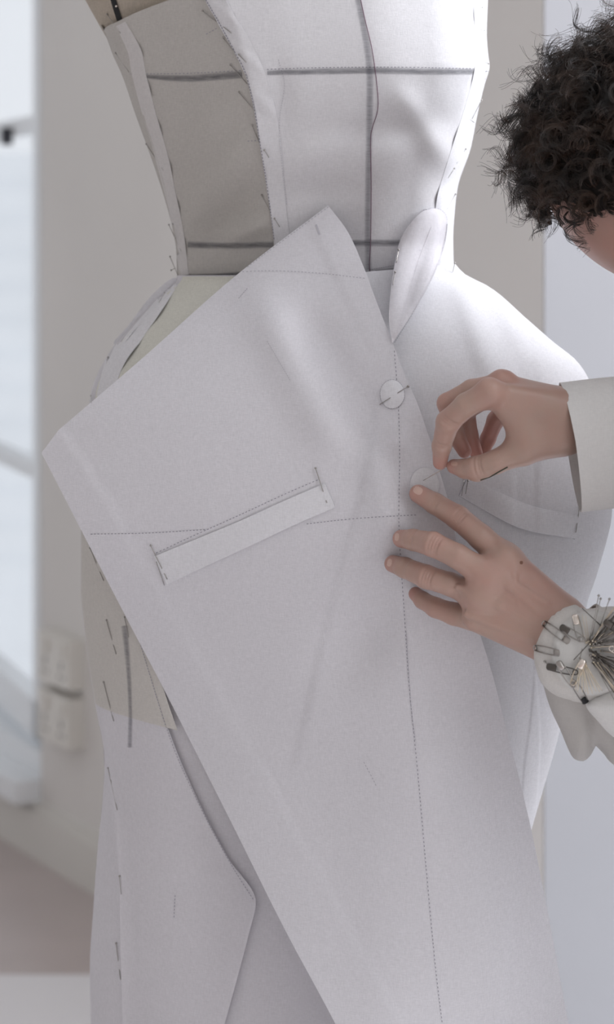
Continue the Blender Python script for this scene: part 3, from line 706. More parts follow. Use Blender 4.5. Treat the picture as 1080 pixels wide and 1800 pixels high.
def nets(D, org, h):
    """naive surface nets on a regular grid"""
    Sg = D < 0; nx, ny, nz = D.shape
    acc = np.zeros((nx-1, ny-1, nz-1, 3), np.float32); cnt = np.zeros((nx-1, ny-1, nz-1), np.float32)
    offs = [(i, j, k) for i in (0, 1) for j in (0, 1) for k in (0, 1)]
    sl_ = lambda o: tuple(slice(o[d], D.shape[d]-1+o[d]) for d in range(3))
    for a in offs:
        for d in range(3):
            if a[d] == 0:
                b = list(a); b[d] = 1; da, db = D[sl_(a)], D[sl_(b)]; m = (da < 0) != (db < 0)
                t = np.where(m, da/(da-db+1e-20), 0)
                for e in range(3): acc[..., e] += np.where(m, a[e]+(t if e == d else 0), 0)
                cnt += m
    act = cnt > 0; idx = np.full(act.shape, -1, np.int64); idx[act] = np.arange(act.sum())
    ijk = np.argwhere(act); V = (ijk+acc[act]/cnt[act][:, None])*h+org
    Q = []
    for d in range(3):
        e1, e2 = [(1, 2), (2, 0), (0, 1)][d]
        sa = [slice(1, -1)]*3; sa[d] = slice(0, -1); sb = list(sa); sb[d] = slice(1, None)
        A, B = Sg[tuple(sa)], Sg[tuple(sb)]; m = np.argwhere(A != B); inv = A[tuple(m.T)]
        base = m.copy(); base[:, e1] += 1; base[:, e2] += 1
        def cell(o1, o2):
            c = base.copy(); c[:, e1] += o1; c[:, e2] += o2; return idx[c[:, 0], c[:, 1], c[:, 2]]
        q = np.stack([cell(-1, -1), cell(0, -1), cell(0, 0), cell(-1, 0)], 1); q[~inv] = q[~inv][:, ::-1]; Q.append(q)
    return V, np.vstack(Q)
def relax(V, Q, n, lam=.5):
    e = np.vstack([Q[:, [0, 1]], Q[:, [1, 2]], Q[:, [2, 3]], Q[:, [3, 0]]]); c = np.bincount(e.ravel(), minlength=len(V))[:, None]
    for _ in range(n):
        s = np.zeros_like(V)
        for k in range(3): s[:, k] = np.bincount(e[:, 0], V[e[:, 1], k], len(V))+np.bincount(e[:, 1], V[e[:, 0], k], len(V))
        V = V+lam*(s/c-V)
    return V
def grid_for(pts, pad, h):
    lo = np.min(pts, 0)-pad; hi = np.max(pts, 0)+pad; n = np.ceil((hi-lo)/h).astype(int)+1
    ax = [(lo[i]+np.arange(n[i])*h).astype(np.float32) for i in range(3)]
    return np.meshgrid(*ax, indexing='ij', sparse=True), lo, n
def hand(fingers, palm, extra, h=.00072, kp=.008, creases=(), red=()):
    """fingers: lists of (point, radius); palm: list of (a, ra, b, rb)"""
    allp = [np.array(p) for fg in fingers for p, r in fg]+[np.array(q) for a, ra, b, rb in palm for q in (a, b)]
    G, lo, n = grid_for(allp, .022, h)
    dp = None
    for a, ra, b, rb in palm:
        d = cone_d(G, a, b, ra, rb); dp = d if dp is None else smin(dp, d, .010)
    D = dp.copy()
    for fg in fingers:
        df = None
        for (a, ra), (b, rb) in segs(fg):
            d = cone_d(G, a, b, ra, rb); df = d if df is None else smin(df, d, .0022)
        D = np.minimum(D, smin(df, dp, kp))
    for a, ra, b, rb, k in extra:
        D = smin(D, cone_d(G, a, b, ra, rb), k)
    for c, ax, offs, amp, rad in creases:      # shallow skin folds over the joints
        ax = np.array(ax)/np.linalg.norm(ax); s = (G[0]-c[0])*ax[0]+(G[1]-c[1])*ax[1]+(G[2]-c[2])*ax[2]
        rr = np.exp(-((G[0]-c[0])**2+(G[1]-c[1])**2+(G[2]-c[2])**2)/rad**2)
        for o in offs: D = D+amp*np.exp(-((s-o)/.0009)**2)*rr
    V, Q = nets(D, lo, h); V = relax(V, Q, 2, .4)
    R = np.zeros(len(V))
    for c, rad, am in red: R = np.maximum(R, am*np.exp(-np.sum((V-np.array(c))**2, 1)/rad**2))
    return V, Q, R
px = lambda r: r*S               # radius given in pixels
def FP(l): return [(np.array(P(x, y, Y)), px(r)) for x, y, Y, r in l]

person = empty('person', (.72, -.08, 0), label='person with dark curly hair and white shirt leaning in, pinning the flap with both hands', cat='person')
# left hand (nearer the camera): fingertips pressed on the flap, back of the hand to the viewer
fd = lambda x, y: float(d_flap(np.array(float(x)), np.array(float(y))))
sfY = lambda x, y: (cast(x, y, ('flap', 'hip', 'under', 'button_blank747')) or (Vector((0, -.06, 0)),))[0].y
tI, tM, tR, tP = sfY(733, 866)-.0085, sfY(704, 946)-.0085, sfY(690, 992)-.0085, sfY(730, 1040)-.009
LI = FP([(736, 868, tI, 15.5), (765, 885, tI-.006, 17.5), (806, 910, tI-.016, 20), (846, 944, tI-.024, 21), (890, 985, tI-.026, 25)])
LM = FP([(706, 947, tM, 15), (727, 949, tM-.012, 17.5), (762, 957, tM-.030, 20.5), (805, 978, tM-.036, 20), (858, 1012, tM-.036, 24)])
LR = FP([(691, 991, tR, 14.5), (712, 998, tR-.012, 17), (750, 1014, tR-.030, 19.5), (792, 1027, tR-.034, 19), (842, 1048, tR-.033, 23)])
LP = FP([(731, 1044, tP, 12), (743, 1055, tP-.008, 14), (766, 1068, tP-.018, 16.5), (798, 1079, tP-.022, 18.5), (838, 1088, tP-.025, 22)])
wY = tM-.030
Wl = P(990, 1112, wY)
lp = lambda x, y, dy: P(x, y, wY+dy)
Lpalm = [(lp(890, 985, .004), px(25), lp(985, 1082, 0), px(36)), (lp(858, 1012, 0), px(25), lp(985, 1100, 0), px(38)), (lp(842, 1048, 0), px(25), lp(978, 1118, 0), px(38)),
         (lp(838, 1085, .004), px(24), lp(968, 1132, .002), px(34)), (lp(985, 1104, 0), px(42), lp(1130, 1180, .0), px(46))]
LT = FP([(846, 1000, tI+.000, 12), (872, 1018, tI-.006, 15), (905, 1045, tI-.008, 20), (940, 1075, tI-.012, 26)])   # thumb tucked behind the palm
Lextra = [(lp(840, 985, -.0105), .0024, lp(960, 1062, -.0152), .0026, .0035), (lp(812, 982, -.0055), .0023, lp(895, 1030, -.0133), .0026, .0030), (lp(895, 1030, -.0133), .0026, lp(965, 1090, -.0160), .002, .0035),
          (lp(806, 1032, -.0045), .0021, lp(880, 1065, -.0125), .0025, .0030), (lp(880, 1065, -.0125), .0025, lp(960, 1104, -.0160), .002, .0035), (lp(820, 1080, -.007), .002, lp(930, 1118, -.0135), .0022, .004),
          (lp(905, 1015, -.0128), .0013, lp(915, 1085, -.0140), .0013, .002), (lp(915, 1085, -.0140), .0013, lp(950, 1125, -.0150), .0012, .002),
          (lp(888, 982, -.0055), .0080, lp(896, 990, -.0055), .008, .012), (lp(855, 1010, -.0058), .0075, lp(862, 1016, -.0058), .0075, .012), (lp(840, 1046, -.0055), .007, lp(846, 1050, -.0055), .007, .012)]
def cr(fg, i, offs=(-.0034, -.0012, .0010, .0032), amp=.0017, rad=.0085):
    a, b, c = fg[i-1][0], fg[i][0], fg[i+1][0]; ax = c-a; nrm = np.array((0, -1, .2)); return (b+nrm*fg[i][1]*.9, ax, offs, amp, rad)
Lcre = [cr(LI, 2), cr(LM, 2), cr(LR, 2), cr(LI, 1, (-.002, 0, .002), .0014, .006), cr(LM, 1, (0, .002), .0011, .006), cr(LR, 1, (0, .002), .0011, .006)]
Lred = [(fg[2][0], .012, .35) for fg in (LI, LM, LR, LP)]+[(fg[0][0], .011, .75) for fg in (LI, LM, LR, LP)]+[(fg[-1][0], .016, .35) for fg in (LI, LM, LR)]+[(np.array(lp(945, 1020, -.01)), .03, .3)]
VL, QL, RL = hand([LI, LM, LR, LP, LT], Lpalm, Lextra, creases=Lcre, red=Lred)
# right hand: pinching a pin between index finger and thumb, thumb side to the viewer
qY = sfY(770, 822)-.030
RI = FP([(774, 813, qY, 12), (777, 784, qY-.008, 16), (788, 742, qY-.020, 19.5), (820, 712, qY-.030, 19.5), (862, 690, qY-.036, 22)])
RM = FP([(817, 793, qY+.010, 12), (801, 764, qY+.010, 15), (787, 709, qY+.000, 17), (830, 686, qY-.008, 18), (884, 676, qY-.016, 20)])
RR = FP([(838, 797, qY+.024, 11), (826, 764, qY+.028, 14), (820, 722, qY+.022, 15), (856, 700, qY+.012, 16), (898, 690, qY+.004, 18)])
RP = FP([(848, 800, qY+.034, 10.5), (858, 772, qY+.040, 13), (872, 738, qY+.036, 14.5), (892, 712, qY+.028, 15), (917, 700, qY+.022, 17)])
RT = FP([(799, 820, qY-.002, 12.5), (818, 824, qY-.010, 16), (838, 824, qY-.018, 20.5), (872, 812, qY-.022, 19.5), (915, 792, qY-.020, 25)])
rY = qY-.014
rp = lambda x, y, dy: P(x, y, rY+dy)
Rpalm = [(rp(864, 694, -.016), px(23), rp(985, 722, -.004), px(34)), (rp(886, 680, .002), px(22), rp(985, 716, .006), px(32)), (rp(897, 694, .018), px(20), rp(985, 726, .016), px(30)),
         (rp(918, 704, .034), px(18), rp(985, 740, .020), px(30)), (rp(925, 782, -.006), px(30), rp(985, 766, -.002), px(34)), (rp(900, 722, -.010), px(24), rp(930, 768, -.008), px(28)),
         (rp(988, 742, .006), px(46), rp(1130, 752, .012), px(48))]
Rextra = [(rp(858, 682, -.024), .0055, rp(864, 688, -.022), .006, .008), (rp(880, 664, -.004), .005, rp(888, 668, -.002), .0055, .008), (rp(866, 684, -.024), .002, rp(960, 700, -.012), .002, .008),
          (rp(790, 735, -.008), .0058, rp(788, 738, -.008), .0058, .004)]
Rcre = [cr(RI, 2, (-.002, .0, .002), .0012, .008), cr(RT, 2, (-.002, .001, .003), .0013, .009), cr(RI, 1, (0, .002), .0011, .006)]
Rred = [(RI[0][0], .012, .8), (RM[0][0], .016, .9), (RR[0][0], .02, 1.0), (RP[1][0], .03, 1.0), (RI[4][0], .012, .5), (RM[4][0], .014, .7), (RI[2][0], .012, .35), (RM[2][0], .014, .5), (RT[0][0], .011, .7)]
VR, QR, RR_ = hand([RI, RM, RR, RP, RT], Rpalm, Rextra, creases=Rcre, red=Rred, kp=.006)
# head, neck, trunk, arms and legs
HC = P(1226, 310, -.075); HU = Vector((-.98, 0, .20)).normalized(); HF = Vector((-.20, 0, -.98)).normalized(); HS = Vector((0, -1, 0))
def H(u, f, s): return HC+HU*u+HF*f+HS*s
sh_r, sh_l = P(1560, 560, .10), P(1560, 600, -.30); el_r, el_l = P(1480, 800, .02), P(1470, 1290, -.22)
neck0 = P(1520, 470, -.09); pelv = P(1720, 1500, -.10)
hips = [P(1720, 1560, -.01), P(1720, 1560, -.19)]
axh = [tuple(HU), tuple(HF), tuple(HS)]
def bodysdf(G):
    d = ell_d(G, H(.015, -.008, 0), axh, (.112, .102, .078))
    d = smin(d, ell_d(G, H(-.055, .035, 0), axh, (.075, .062, .060)), .03)          # face
    d = smin(d, cone_d(G, H(-.100, .070, 0), H(-.103, .074, 0), .026, .022), .03)    # chin
    d = smin(d, cone_d(G, H(-.012, .092, 0), H(-.045, .112, 0), .009, .013), .010)  # nose
    for s in (-1, 1):
        d = smin(d, cone_d(G, H(.022, .086, .030*s), H(.018, .080, .052*s), .008, .006), .012)    # brow
        d = smin(d, cone_d(G, H(-.035, .072, .045*s), H(-.040, .060, .052*s), .018, .016), .02)  # cheek
        d = np.maximum(d, -cone_d(G, H(.002, .096, .030*s), H(.001, .094, .036*s), .010, .009))
        d = smin(d, cone_d(G, H(.004, -.012, .080*s), H(-.040, -.004, .076*s), .013, .009), .004)  # ear
    d = smin(d, cone_d(G, H(-.07, -.02, 0), neck0, .055, .058), .03)
    d = smin(d, cone_d(G, neck0, sh_r, .055, .058), .05); d = smin(d, cone_d(G, neck0, sh_l, .055, .058), .05)
    chest = P(1600, 760, -.10); d = smin(d, cone_d(G, P(1560, 600, -.10), chest, .11, .13), .06)
    d = smin(d, cone_d(G, chest, pelv, .13, .13), .06)
    for hp in hips:
        kn = Vector((hp.x+.01, hp.y, .48)); an = Vector((hp.x+.03, hp.y, .08)); d = smin(d, cone_d(G, hp, kn, .085, .055), .03)
        d = smin(d, cone_d(G, kn, an, .055, .038), .02); d = smin(d, cone_d(G, an, an+Vector((-.15, 0, -.045)), .04, .03), .02)
    for a, b, c in ((sh_r, el_r, P(1060, 746, rY+.010)), (sh_l, el_l, P(1060, 1143, wY))):
        d = smin(d, cone_d(G, a, b, .050, .040), .03); d = smin(d, cone_d(G, b, c, .042, .026), .02)
    return d
bp_ = [H(.12, 0, 0), H(0, .12, .09), H(-.1, -.1, -.09), sh_r, sh_l, el_r, el_l, P(1050, 746, rY), P(1060, 1143, wY), Vector((pelv.x+.2, -.3, 0.02)), Vector((pelv.x, .1, 0.02))]
G, lo, n = grid_for([np.array(p) for p in bp_], .09, .008)
VB, QB = nets(bodysdf(G), lo, .008); VB = relax(VB, QB, 2)
VB[:, 2] = np.maximum(VB[:, 2], .012)
hb = [H(.14, 0, 0), H(-.14, 0, 0), H(0, .14, 0), H(0, -.13, 0), H(0, 0, .1), H(0, 0, -.1)]
G, lo, n = grid_for([np.array(p) for p in hb], .0, .003); VH, QH = nets(bodysdf(G), lo, .003); VH = relax(VH, QH, 2)
keep = np.linalg.norm(VB-np.array(HC), axis=1) > .112        # the finer head takes the coarse head's place
fk = keep[QB].all(1); QB = QB[fk]
n1, n2, n3 = len(VL), len(VL)+len(VR), len(VL)+len(VR)+len(VB)
body = link('body', np.vstack([VL, VR, VB, VH]), np.vstack([QL, QR+n1, QB+n2, QH+n3]), M['skin'], person,
            attrs={'redness': np.concatenate([RL, RR_, np.zeros(len(VB)), np.full(len(VH), .35)])})
bmb = bmesh.new(); bmb.from_mesh(body.data); bmesh.ops.delete(bmb, geom=[v for v in bmb.verts if not v.link_faces], context='VERTS'); bmb.to_mesh(body.data); bmb.free()
handtree = BVHTree.FromPolygons([Vector(v) for v in np.vstack([VL, VR])], [tuple(map(int, q)) for q in np.vstack([QL, QR+n1])]); BV['hand'] = handtree
# nails, mole, greenish line on the thumb
def nail(cx, cy, rx, ry, ang, nm='fingernail', m='nail', lift=.0004):
    V = []; c, s = math.cos(ang), math.sin(ang); rings = 4; seg = 14
    p = on(cx, cy, lift+.0002, ('hand',))
    if p is None: return
    V.append(p); fs = []
    for j in range(1, rings+1):
        for k in range(seg):
            a = 2*math.pi*k/seg; q = j/rings
            x = rx*q*math.copysign(abs(math.cos(a))**.75, math.cos(a)); y = ry*q*math.copysign(abs(math.sin(a))**.75, math.sin(a))
            V.append(on(cx+x*c-y*s, cy+x*s+y*c, lift*(1.2-q), ('hand',)) or V[-1])
    for k in range(seg): fs.append((0, 1+k, 1+(k+1) % seg))
    for j in range(rings-1):
        for k in range(seg): fs.append((1+j*seg+k, 1+(j+1)*seg+k, 1+(j+1)*seg+(k+1) % seg, 1+j*seg+(k+1) % seg))
    link(nm, V, facing(V, fs), M[m], person)
nail(735, 862, 8.5, 7, .5); nail(698, 944, 4, 7, .1); nail(685, 989, 4, 7, .2); nail(799, 815, 6, 4, .1)
nail(917, 989, 3, 3, 0, 'mole', 'mole', .0003)
ik = [on(x, y, .0004, ('hand',)) for x, y in path_px([(845, 844), (862, 838), (880, 828), (893, 821)], 3)]
ik = [p for p in ik if p is not None]
if len(ik) > 2: tag(link('thumb_line', *tube(ik, .00055, 5), M['greenish'], person), label='dark greenish line along the thumb')
for s in (-1, 1):
    link('eye', *ball(H(.000, .0800, .031*s), .0108, 12, 8), M['eye'], person); link('iris', *ball(H(-.006, .0872, .031*s), .0040, 10, 6), M['iris'], person); link('eyelid', *ball(H(.0022, .0806, .031*s), .0116, 14, 10), M['skin'], person)
link('lips', *ball(H(-.072, .096, 0), .02, 14, 8, (.45, .95, .32)), M['lip'], person)

# hair: dark cap under thousands of curled strands
def skull(dv):
    return H(.015+dv[0]*.113, -.008+dv[1]*.103, dv[2]*.079)
cap = []
nu, nv = 48, 28
for j in range(nv):
    for i in range(nu):
        a = math.pi*j/(nv-1); b = 2*math.pi*i/nu
        d = Vector((math.cos(a), math.sin(a)*math.cos(b), math.sin(a)*math.sin(b)))
        k = 1.07+.05*math.sin(9*d.x+3)*math.sin(8*d.y)*math.sin(7*d.z+1)
        if d.y > .50 or d.x < -.62: k = .93
        p = skull(d*k); cap.append(p)
link('hair_underlayer', cap, grid_faces(nv, nu, True), M['scalp'], person)
strands = []
def lock(d, ln, rad, turns, nst, spread, phase):
    root = skull(d*1.0); nrm = (HU*d.x/.113+HF*d.y/.103+HS*d.z/.079).normalized()
    rdir = Vector(RNG.normal(size=3)); g = Vector((0, 0, -1))
    ax = (nrm*1.0+rdir*.38+g*.25).normalized(); a = ax.cross(Vector((.3, .7, .2))).normalized(); b = ax.cross(a)
    bend = (g*.7+rdir*.4)
    for s in range(nst):
        N = 22; r = rad*(1+RNG.normal()*.09); ph = phase+RNG.normal()*.14; l2 = ln*(1+RNG.normal()*.10); off = Vector(RNG.normal(size=3))*spread; tn = turns*(1+RNG.normal()*.05)
        t = np.linspace(0, 1, N); an = ph+t*tn*2*math.pi; rr = r*np.minimum(1, t*3)*(1-.25*t)
        pts = (np.array(root)[None]+np.array(ax)[None]*(t*l2)[:, None]+np.array(a)[None]*(rr*np.cos(an))[:, None]+np.array(b)[None]*(rr*np.sin(an))[:, None]
               +np.array(bend)[None]*(t*t*l2*.35)[:, None]+np.array(off)[None]*(t[:, None]*.8+.2))
        strands.append(pts)
cnt = 0
while cnt < 800:
    d = Vector(RNG.normal(size=3)).normalized()
    if d.y > .60-.12*abs(d.z) or d.x < -.62: continue
    if d.z < -.6 and random.random() < .6: continue
    edge_ = 1 if d.y > .35 else 0
    lock(d, random.uniform(.018, .040)*(.6 if edge_ else 1), random.uniform(.006, .012)*(.75 if edge_ else 1), random.uniform(1.1, 2.2), random.randint(12, 20), .0007, random.uniform(0, 6.28)); cnt += 1
for _ in range(240):            # loose flyaway rings at the outline
    d = Vector((random.uniform(.2, 1), random.uniform(-.8, .02), random.uniform(-.5, .8))).normalized()
    lock(d, random.uniform(.028, .046), random.uniform(.008, .014), random.uniform(.9, 1.6), random.randint(1, 3), .001, random.uniform(0, 6.28))
hc = bpy.data.hair_curves.new('hair'); hc.add_curves([len(s) for s in strands])
allp = np.concatenate(strands).astype(np.float32)
hc.attributes['position'].data.foreach_set('vector', allp.ravel())
ra = hc.attributes.get('radius') or hc.attributes.new('radius', 'FLOAT', 'POINT')
ra.data.foreach_set('value', np.tile(np.linspace(.00017, .00009, 22), len(strands)).astype(np.float32))
hc.materials.append(M['hair'])
ho = bpy.data.objects.new('hair', hc); COL.objects.link(ho); ho.parent = person; ho.matrix_parent_inverse = parent_world(person).inverted()
tag(ho, label='dark brown curls', kind='stuff')

# shirt: trunk and upper sleeves (beyond the frame), then the two cuffs in view
def shirtsdf(G):
    chest = P(1600, 760, -.10)
    d = cone_d(G, P(1560, 600, -.10), chest, .13, .152); d = smin(d, cone_d(G, chest, pelv+Vector((0, 0, -.12)), .152, .165), .05)
    for a, b in ((sh_r, el_r), (sh_l, el_l)): d = smin(d, cone_d(G, P(1570, 580, a.y*.6-.04), a, .08, .078), .05); d = smin(d, cone_d(G, a, b, .078, .068), .03)
    d = smin(d, cone_d(G, el_r, P(1230, 780, rY+.012), .068, .052), .03); d = smin(d, cone_d(G, el_l, P(1195, 1204, wY), .068, .044), .03)
    return d
G, lo, n = grid_for([np.array(p) for p in (sh_r, sh_l, el_r, el_l, P(1230, 780, rY), P(1240, 1225, wY), pelv+Vector((.05, 0, -.2)), pelv+Vector((.1, .1, -.1)), pelv+Vector((.1, -.15, -.1)))], .17, .009)
Vs, Qs = nets(shirtsdf(G), lo, .009); Vs = relax(Vs, Qs, 2); link('shirt', Vs, Qs, M['shirt'], person)
def trsdf(G):
    d = cone_d(G, hips[0], hips[1], .14, .14)
    for hp in hips:
        kn = Vector((hp.x+.01, hp.y, .48)); an = Vector((hp.x+.03, hp.y, .10)); d = smin(d, cone_d(G, hp, kn, .10, .08), .04); d = smin(d, cone_d(G, kn, an, .08, .065), .03)
    return d
G, lo, n = grid_for([np.array(p) for p in (hips[0], hips[1], Vector((pelv.x, -.1, .12)))], .17, .01); Vs, Qs = nets(trsdf(G), lo, .01); link('trousers', relax(Vs, Qs, 2), Qs, M['trouser'], person)
for hp in hips:
    link('shoe', *ball(Vector((hp.x-.04, hp.y, .045)), .05, 18, 10, (2.6, 1.0, .9)), M['black_tape'], person)
# right cuff: wide open tube round the wrist
def cuff_loft(name, rings, material, n=44, th=.0012):
    V = []
    for (c, ru, rd, ry, slant) in rings:
        for k in range(n):
            a = 2*math.pi*k/n; ca, sa = math.cos(a), math.sin(a); rz = ru if ca > 0 else rd
            q = c+Vector((-slant*ca*S, sa*ry, ca*rz)); V.append(q)
    o = link(name, V, grid_faces(len(rings), n, True), material, person); return solid(o, th)
cy = rY+.010
sleeve_rings = []
for x, yt, yb, ry_, sl_x in ((1003, 678, 893, .038, 17), (1030, 674, 890, .038, 12), (1060, 670, 887, .038, 8), (1090, 667, 885, .039, 4), (1140, 664, 884, .041, 0), (1240, 664, 890, .046, 0), (1330, 668, 905, .052, 0)):
    ym = yt+(yb-yt)*.42; c = P(x, ym, cy); sleeve_rings.append((c, (ym-yt)*S, (yb-ym)*S, ry_, sl_x))
cuff_loft('sleeve', sleeve_rings, M['shirt'])
# left cuff: hanging, turned back under the wrist, with the sleeve fold above it
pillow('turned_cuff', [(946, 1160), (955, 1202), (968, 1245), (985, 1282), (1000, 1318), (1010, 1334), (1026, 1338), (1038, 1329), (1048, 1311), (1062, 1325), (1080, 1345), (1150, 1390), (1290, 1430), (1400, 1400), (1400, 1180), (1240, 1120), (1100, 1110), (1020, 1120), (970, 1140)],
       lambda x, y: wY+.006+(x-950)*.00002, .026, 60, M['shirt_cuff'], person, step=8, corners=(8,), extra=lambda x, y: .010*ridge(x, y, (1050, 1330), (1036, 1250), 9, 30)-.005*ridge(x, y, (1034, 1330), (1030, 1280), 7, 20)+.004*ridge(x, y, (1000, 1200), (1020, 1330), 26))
pillow('sleeve', [(1030, 1238), (1050, 1218), (1080, 1196), (1150, 1150), (1280, 1120), (1420, 1160), (1430, 1330), (1300, 1380), (1160, 1340), (1085, 1300), (1050, 1266)],
       lambda x, y: wY-.020+0*x, .022, 70, M['shirt'], person, step=9, extra=lambda x, y: .004*ridge(x, y, (1060, 1250), (1110, 1300), 16))

# ------------------------------------------------------------------ wrist pincushion with its pins
wp = empty('wrist_pincushion', P(1040, 1150, wY-.03), label='cream wrist pincushion bristling with steel pins, worn over the lower hand\'s wrist', cat='pincushion')
pillow('backing', [(1030, 1070), (1012, 1063), (990, 1067), (968, 1080), (952, 1100), (943, 1125), (939, 1150), (943, 1176), (955, 1204), (985, 1226), (1040, 1240), (1110, 1230), (1150, 1180), (1150, 1110), (1100, 1068)],
       lambda x, y: wY-.012+0*x, .020, 40, M['band'], wp, step=7, key='backing')
pillow('pad', [(1046+78*math.cos(a), 1148+75*math.sin(a)) for a in np.linspace(0, 2*math.pi, 24, endpoint=False)], lambda x, y: wY-.030+0*x, .008, 14, M['felt'], wp, step=7, key='pad')
V = []
wdir = (P(1085, 1170, wY)-P(985, 1105, wY)).normalized(); a_ = Vector((0, 1, 0)); b_ = wdir.cross(a_).normalized()
for s in (-.012, .012):
    for k in range(32):
        an = 2*math.pi*k/32; V.append(P(1035, 1137, wY)+wdir*s+a_*math.cos(an)*.030+b_*math.sin(an)*.030)
solid(link('strap', V, grid_faces(2, 32, True), M['band'], wp), .0015)
padY = lambda x, y: (cast(x, y, ('pad', 'backing')) or (Vector((0, wY-.03, 0)),))[0].y
def free_pin(a, b, ya, yb, label, group, m='steel', r=.0004, head=.0009):
    V, f = pin_mesh(P(*a, ya), P(*b, yb), r, head); return tag(link('dressmaking_pin', V, f, M[m]), label, 'pin', group)
pd = padY(1040, 1140)
FANG = 'steel pins fanned across the wrist pincushion'
for k in range(46):             # upper fan
    an = math.radians(random.uniform(-58, -4)); r0 = random.uniform(2, 22); r1 = random.uniform(62, 112)
    cx, cy_ = 1038+random.uniform(-4, 10), 1134+random.uniform(-6, 6)
    a = (cx+r0*math.cos(an), cy_+r0*math.sin(an)); b = (cx+r1*math.cos(an), cy_+r1*math.sin(an))
    free_pin(a, b, pd-.0015-random.uniform(0, .004), pd-.004-random.uniform(0, .010), 'steel pin in the thick upper fan of pins on the wrist pincushion', FANG, random.choice(['steel', 'steel', 'steel_dark', 'brass']))
for k in range(42):             # lower fan
    an = math.radians(random.uniform(4, 62)); r0 = random.uniform(0, 24); r1 = random.uniform(58, 105)
    cx, cy_ = 1036+random.uniform(-4, 10), 1146+random.uniform(-6, 8)
    a = (cx+r0*math.cos(an), cy_+r0*math.sin(an)); b = (cx+r1*math.cos(an), cy_+r1*math.sin(an))
    free_pin(a, b, pd-.0015-random.uniform(0, .004), pd-.003-random.uniform(0, .008), 'steel pin in the loose lower fan of pins on the wrist pincushion', FANG, random.choice(['steel', 'steel', 'steel_dark', 'brass']))
for k in range(9):              # pale bundle hanging from the bright safety pin
    b = (1011+k*6.2+random.uniform(-1.5, 1.5), 1219-abs(k-4)*1.2+random.uniform(-2, 2))
    free_pin((1021+k*1.3, 1168+random.uniform(-3, 3)), b, pd-.0035, pd-.005-random.uniform(0, .003), 'pale brass pin in the bundle hanging down the pincushion\'s lower edge', 'pale pins hanging down from the pincushion', 'brass')
for k, (b, lab) in enumerate((((1015, 1083), 'first'), ((1024, 1080), 'second'), ((1030, 1082), 'third'))):
    free_pin((1031+k*2.5, 1130-k), b, pd-.001, pd-.003, 'fine pin pointing up to the bright safety pin clasp, %s of three' % lab, FANG, 'brass', .00026)
for a, b, lab in (((1053, 1047), (1037, 1126), 'tall pin standing up past the wrist, nearest the hand of three'), ((1056.5, 1052.5), (1041, 1118), 'tall pin standing up past the wrist, middle one of the three'), ((1072, 1053), (1054, 1105), 'tall pin standing up past the wrist, farthest from the hand')):
    free_pin(a, b, pd-.018, pd-.001, lab, 'tall pins standing up from the pincushion', 'steel', .00034, .0010)
free_pin((1057, 1100), (1024, 1069), pd-.003, pd-.007, 'pin slanting up over the band edge by the tall pins', FANG, 'steel_dark')
free_pin((1041, 1126), (1009, 1160), pd-.004, pd-.006, 'stout dark pin lying diagonally across the bare felt', FANG, 'steel_dark', .00042)
free_pin((1020, 1157), (1024, 1140), pd-.003, pd-.003, 'short pin standing over the bright gold safety pin', FANG, 'steel')
free_pin((958, 1163), (971, 1176), padY(958, 1163)-.001, padY(971, 1176)-.002, 'small pin with a white head at the band\'s lower edge', FANG, 'steel', .0003, .0010)
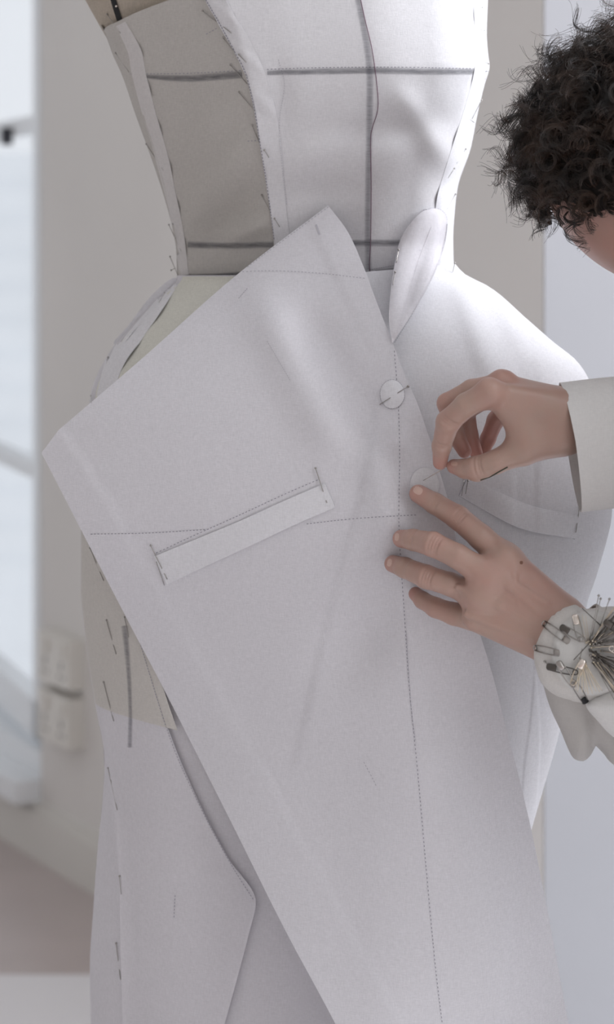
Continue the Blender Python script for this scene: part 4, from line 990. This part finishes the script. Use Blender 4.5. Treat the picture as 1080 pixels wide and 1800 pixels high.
def safety_pin(a, b, wd, label, m='steel', cm='steel', lift=.0045):
    """coil at a, clasp at b, in px"""
    ya, yb = padY(*a)-lift, padY(*b)-lift; A, B = P(*a, ya), P(*b, yb); ax = (B-A); L = ax.length; ax.normalize()
    n = Vector((0, -1, 0)); sd = ax.cross(n).normalized(); w = max(wd*S, .0042)
    coil = [A+(ax*math.cos(t)+sd*math.sin(t))*.0019+n*(.0008*(t/(3*math.pi)-.5)) for t in np.linspace(-math.pi*.5, math.pi*2.5, 30)]
    arm1 = [B-ax*L*t-sd*w*(.5+.14*math.sin(math.pi*min(1, t))) for t in np.linspace(.05, .85, 8)]
    arm2 = [B-ax*L*t+sd*w*(.5+.14*math.sin(math.pi*min(1, t))) for t in np.linspace(.85, .05, 8)]
    e = empty('safety_pin', A, label=label, cat='safety pin', group='safety pins on the wrist pincushion')
    allw = []
    for q in arm1+coil+arm2:
        qx, qy = 540+q.x*F/(q.y-CAMY), HZ+(CAMZ-q.z)*F/(q.y-CAMY); s_ = padY(qx, qy)-.0012; allw.append(P(qx, qy, min(q.y, s_)))
    link('wire', *tube(allw, .00048, 6), M[m], e)
    hv = []                     # clasp: a folded hood, flat with rounded shoulders
    prof = ((-.0060, .62, .45), (-.0050, .78, .8), (-.0030, .74, 1), (-.0015, .80, 1), (.0003, .80, .9), (.0014, .62, .7), (.0019, .3, .4))
    for t, rw, rn in prof:
        c = B+ax*t
        for k in range(12):
            an = 2*math.pi*k/12; hv.append(c+sd*math.cos(an)*w*rw*.8+n*math.sin(an)*.0013*rn)
    hf = grid_faces(len(prof), 12, True)+[tuple(range(12)), tuple(reversed(range(12*(len(prof)-1), 12*len(prof))))]
    cl = link('clasp', hv, hf, M[cm], e); return e
safety_pin((957, 1096), (999, 1127), 9, 'long silver safety pin with coil at the hand\'s wrist edge, uppermost on the felt')
safety_pin((941, 1139), (982, 1148), 9, 'thin open safety pin lying level, coil sticking out over the band\'s edge')
safety_pin((1021, 1124), (1012, 1084), 9, 'upright safety pin with a bright square clasp at its top', cm='steel_bright')
safety_pin((1024, 1124), (989, 1103), 6, 'dark clasped safety pin pointing at the wrist, between the long and the upright one', cm='steel_dark')
safety_pin((1012, 1182), (965, 1172), 7, 'dark safety pin lying nearly level at the lower edge of the felt', 'steel_dark', 'steel_dark')
safety_pin((1008, 1204), (983, 1166), 7, 'steel safety pin slanting down across the level dark one', 'steel')
safety_pin((1009, 1200), (1030, 1234), 6, 'lowest safety pin with a black clasp hanging onto the cuff', 'steel', 'black_tape')
safety_pin((1008, 1200), (1025, 1163), 9, 'gold toned safety pin with the pale pins hanging on it', 'brass', 'steel_bright')
safety_pin((1112, 1122), (1066, 1094), 10, 'dark safety pin half buried at the top of the fan of pins', 'steel_dark', 'steel_dark', .010)
safety_pin((1076, 1140), (1120, 1150), 11, 'bright safety pin with an open coil amid the thick fan of pins', 'steel_bright', 'steel_bright', .012)
# the pin being set, held between index finger and thumb
pt = on(744, 845, -.0005, ('flap', 'button_blank747')); hd = P(795, 815, RT[0][0][1]+.0)
V, f = pin_mesh(hd, pt, .0004, .0009); tag(link('dressmaking_pin', V, f, M['steel_bright']), 'bright pin pinched between index finger and thumb, point entering the flap', 'pin')
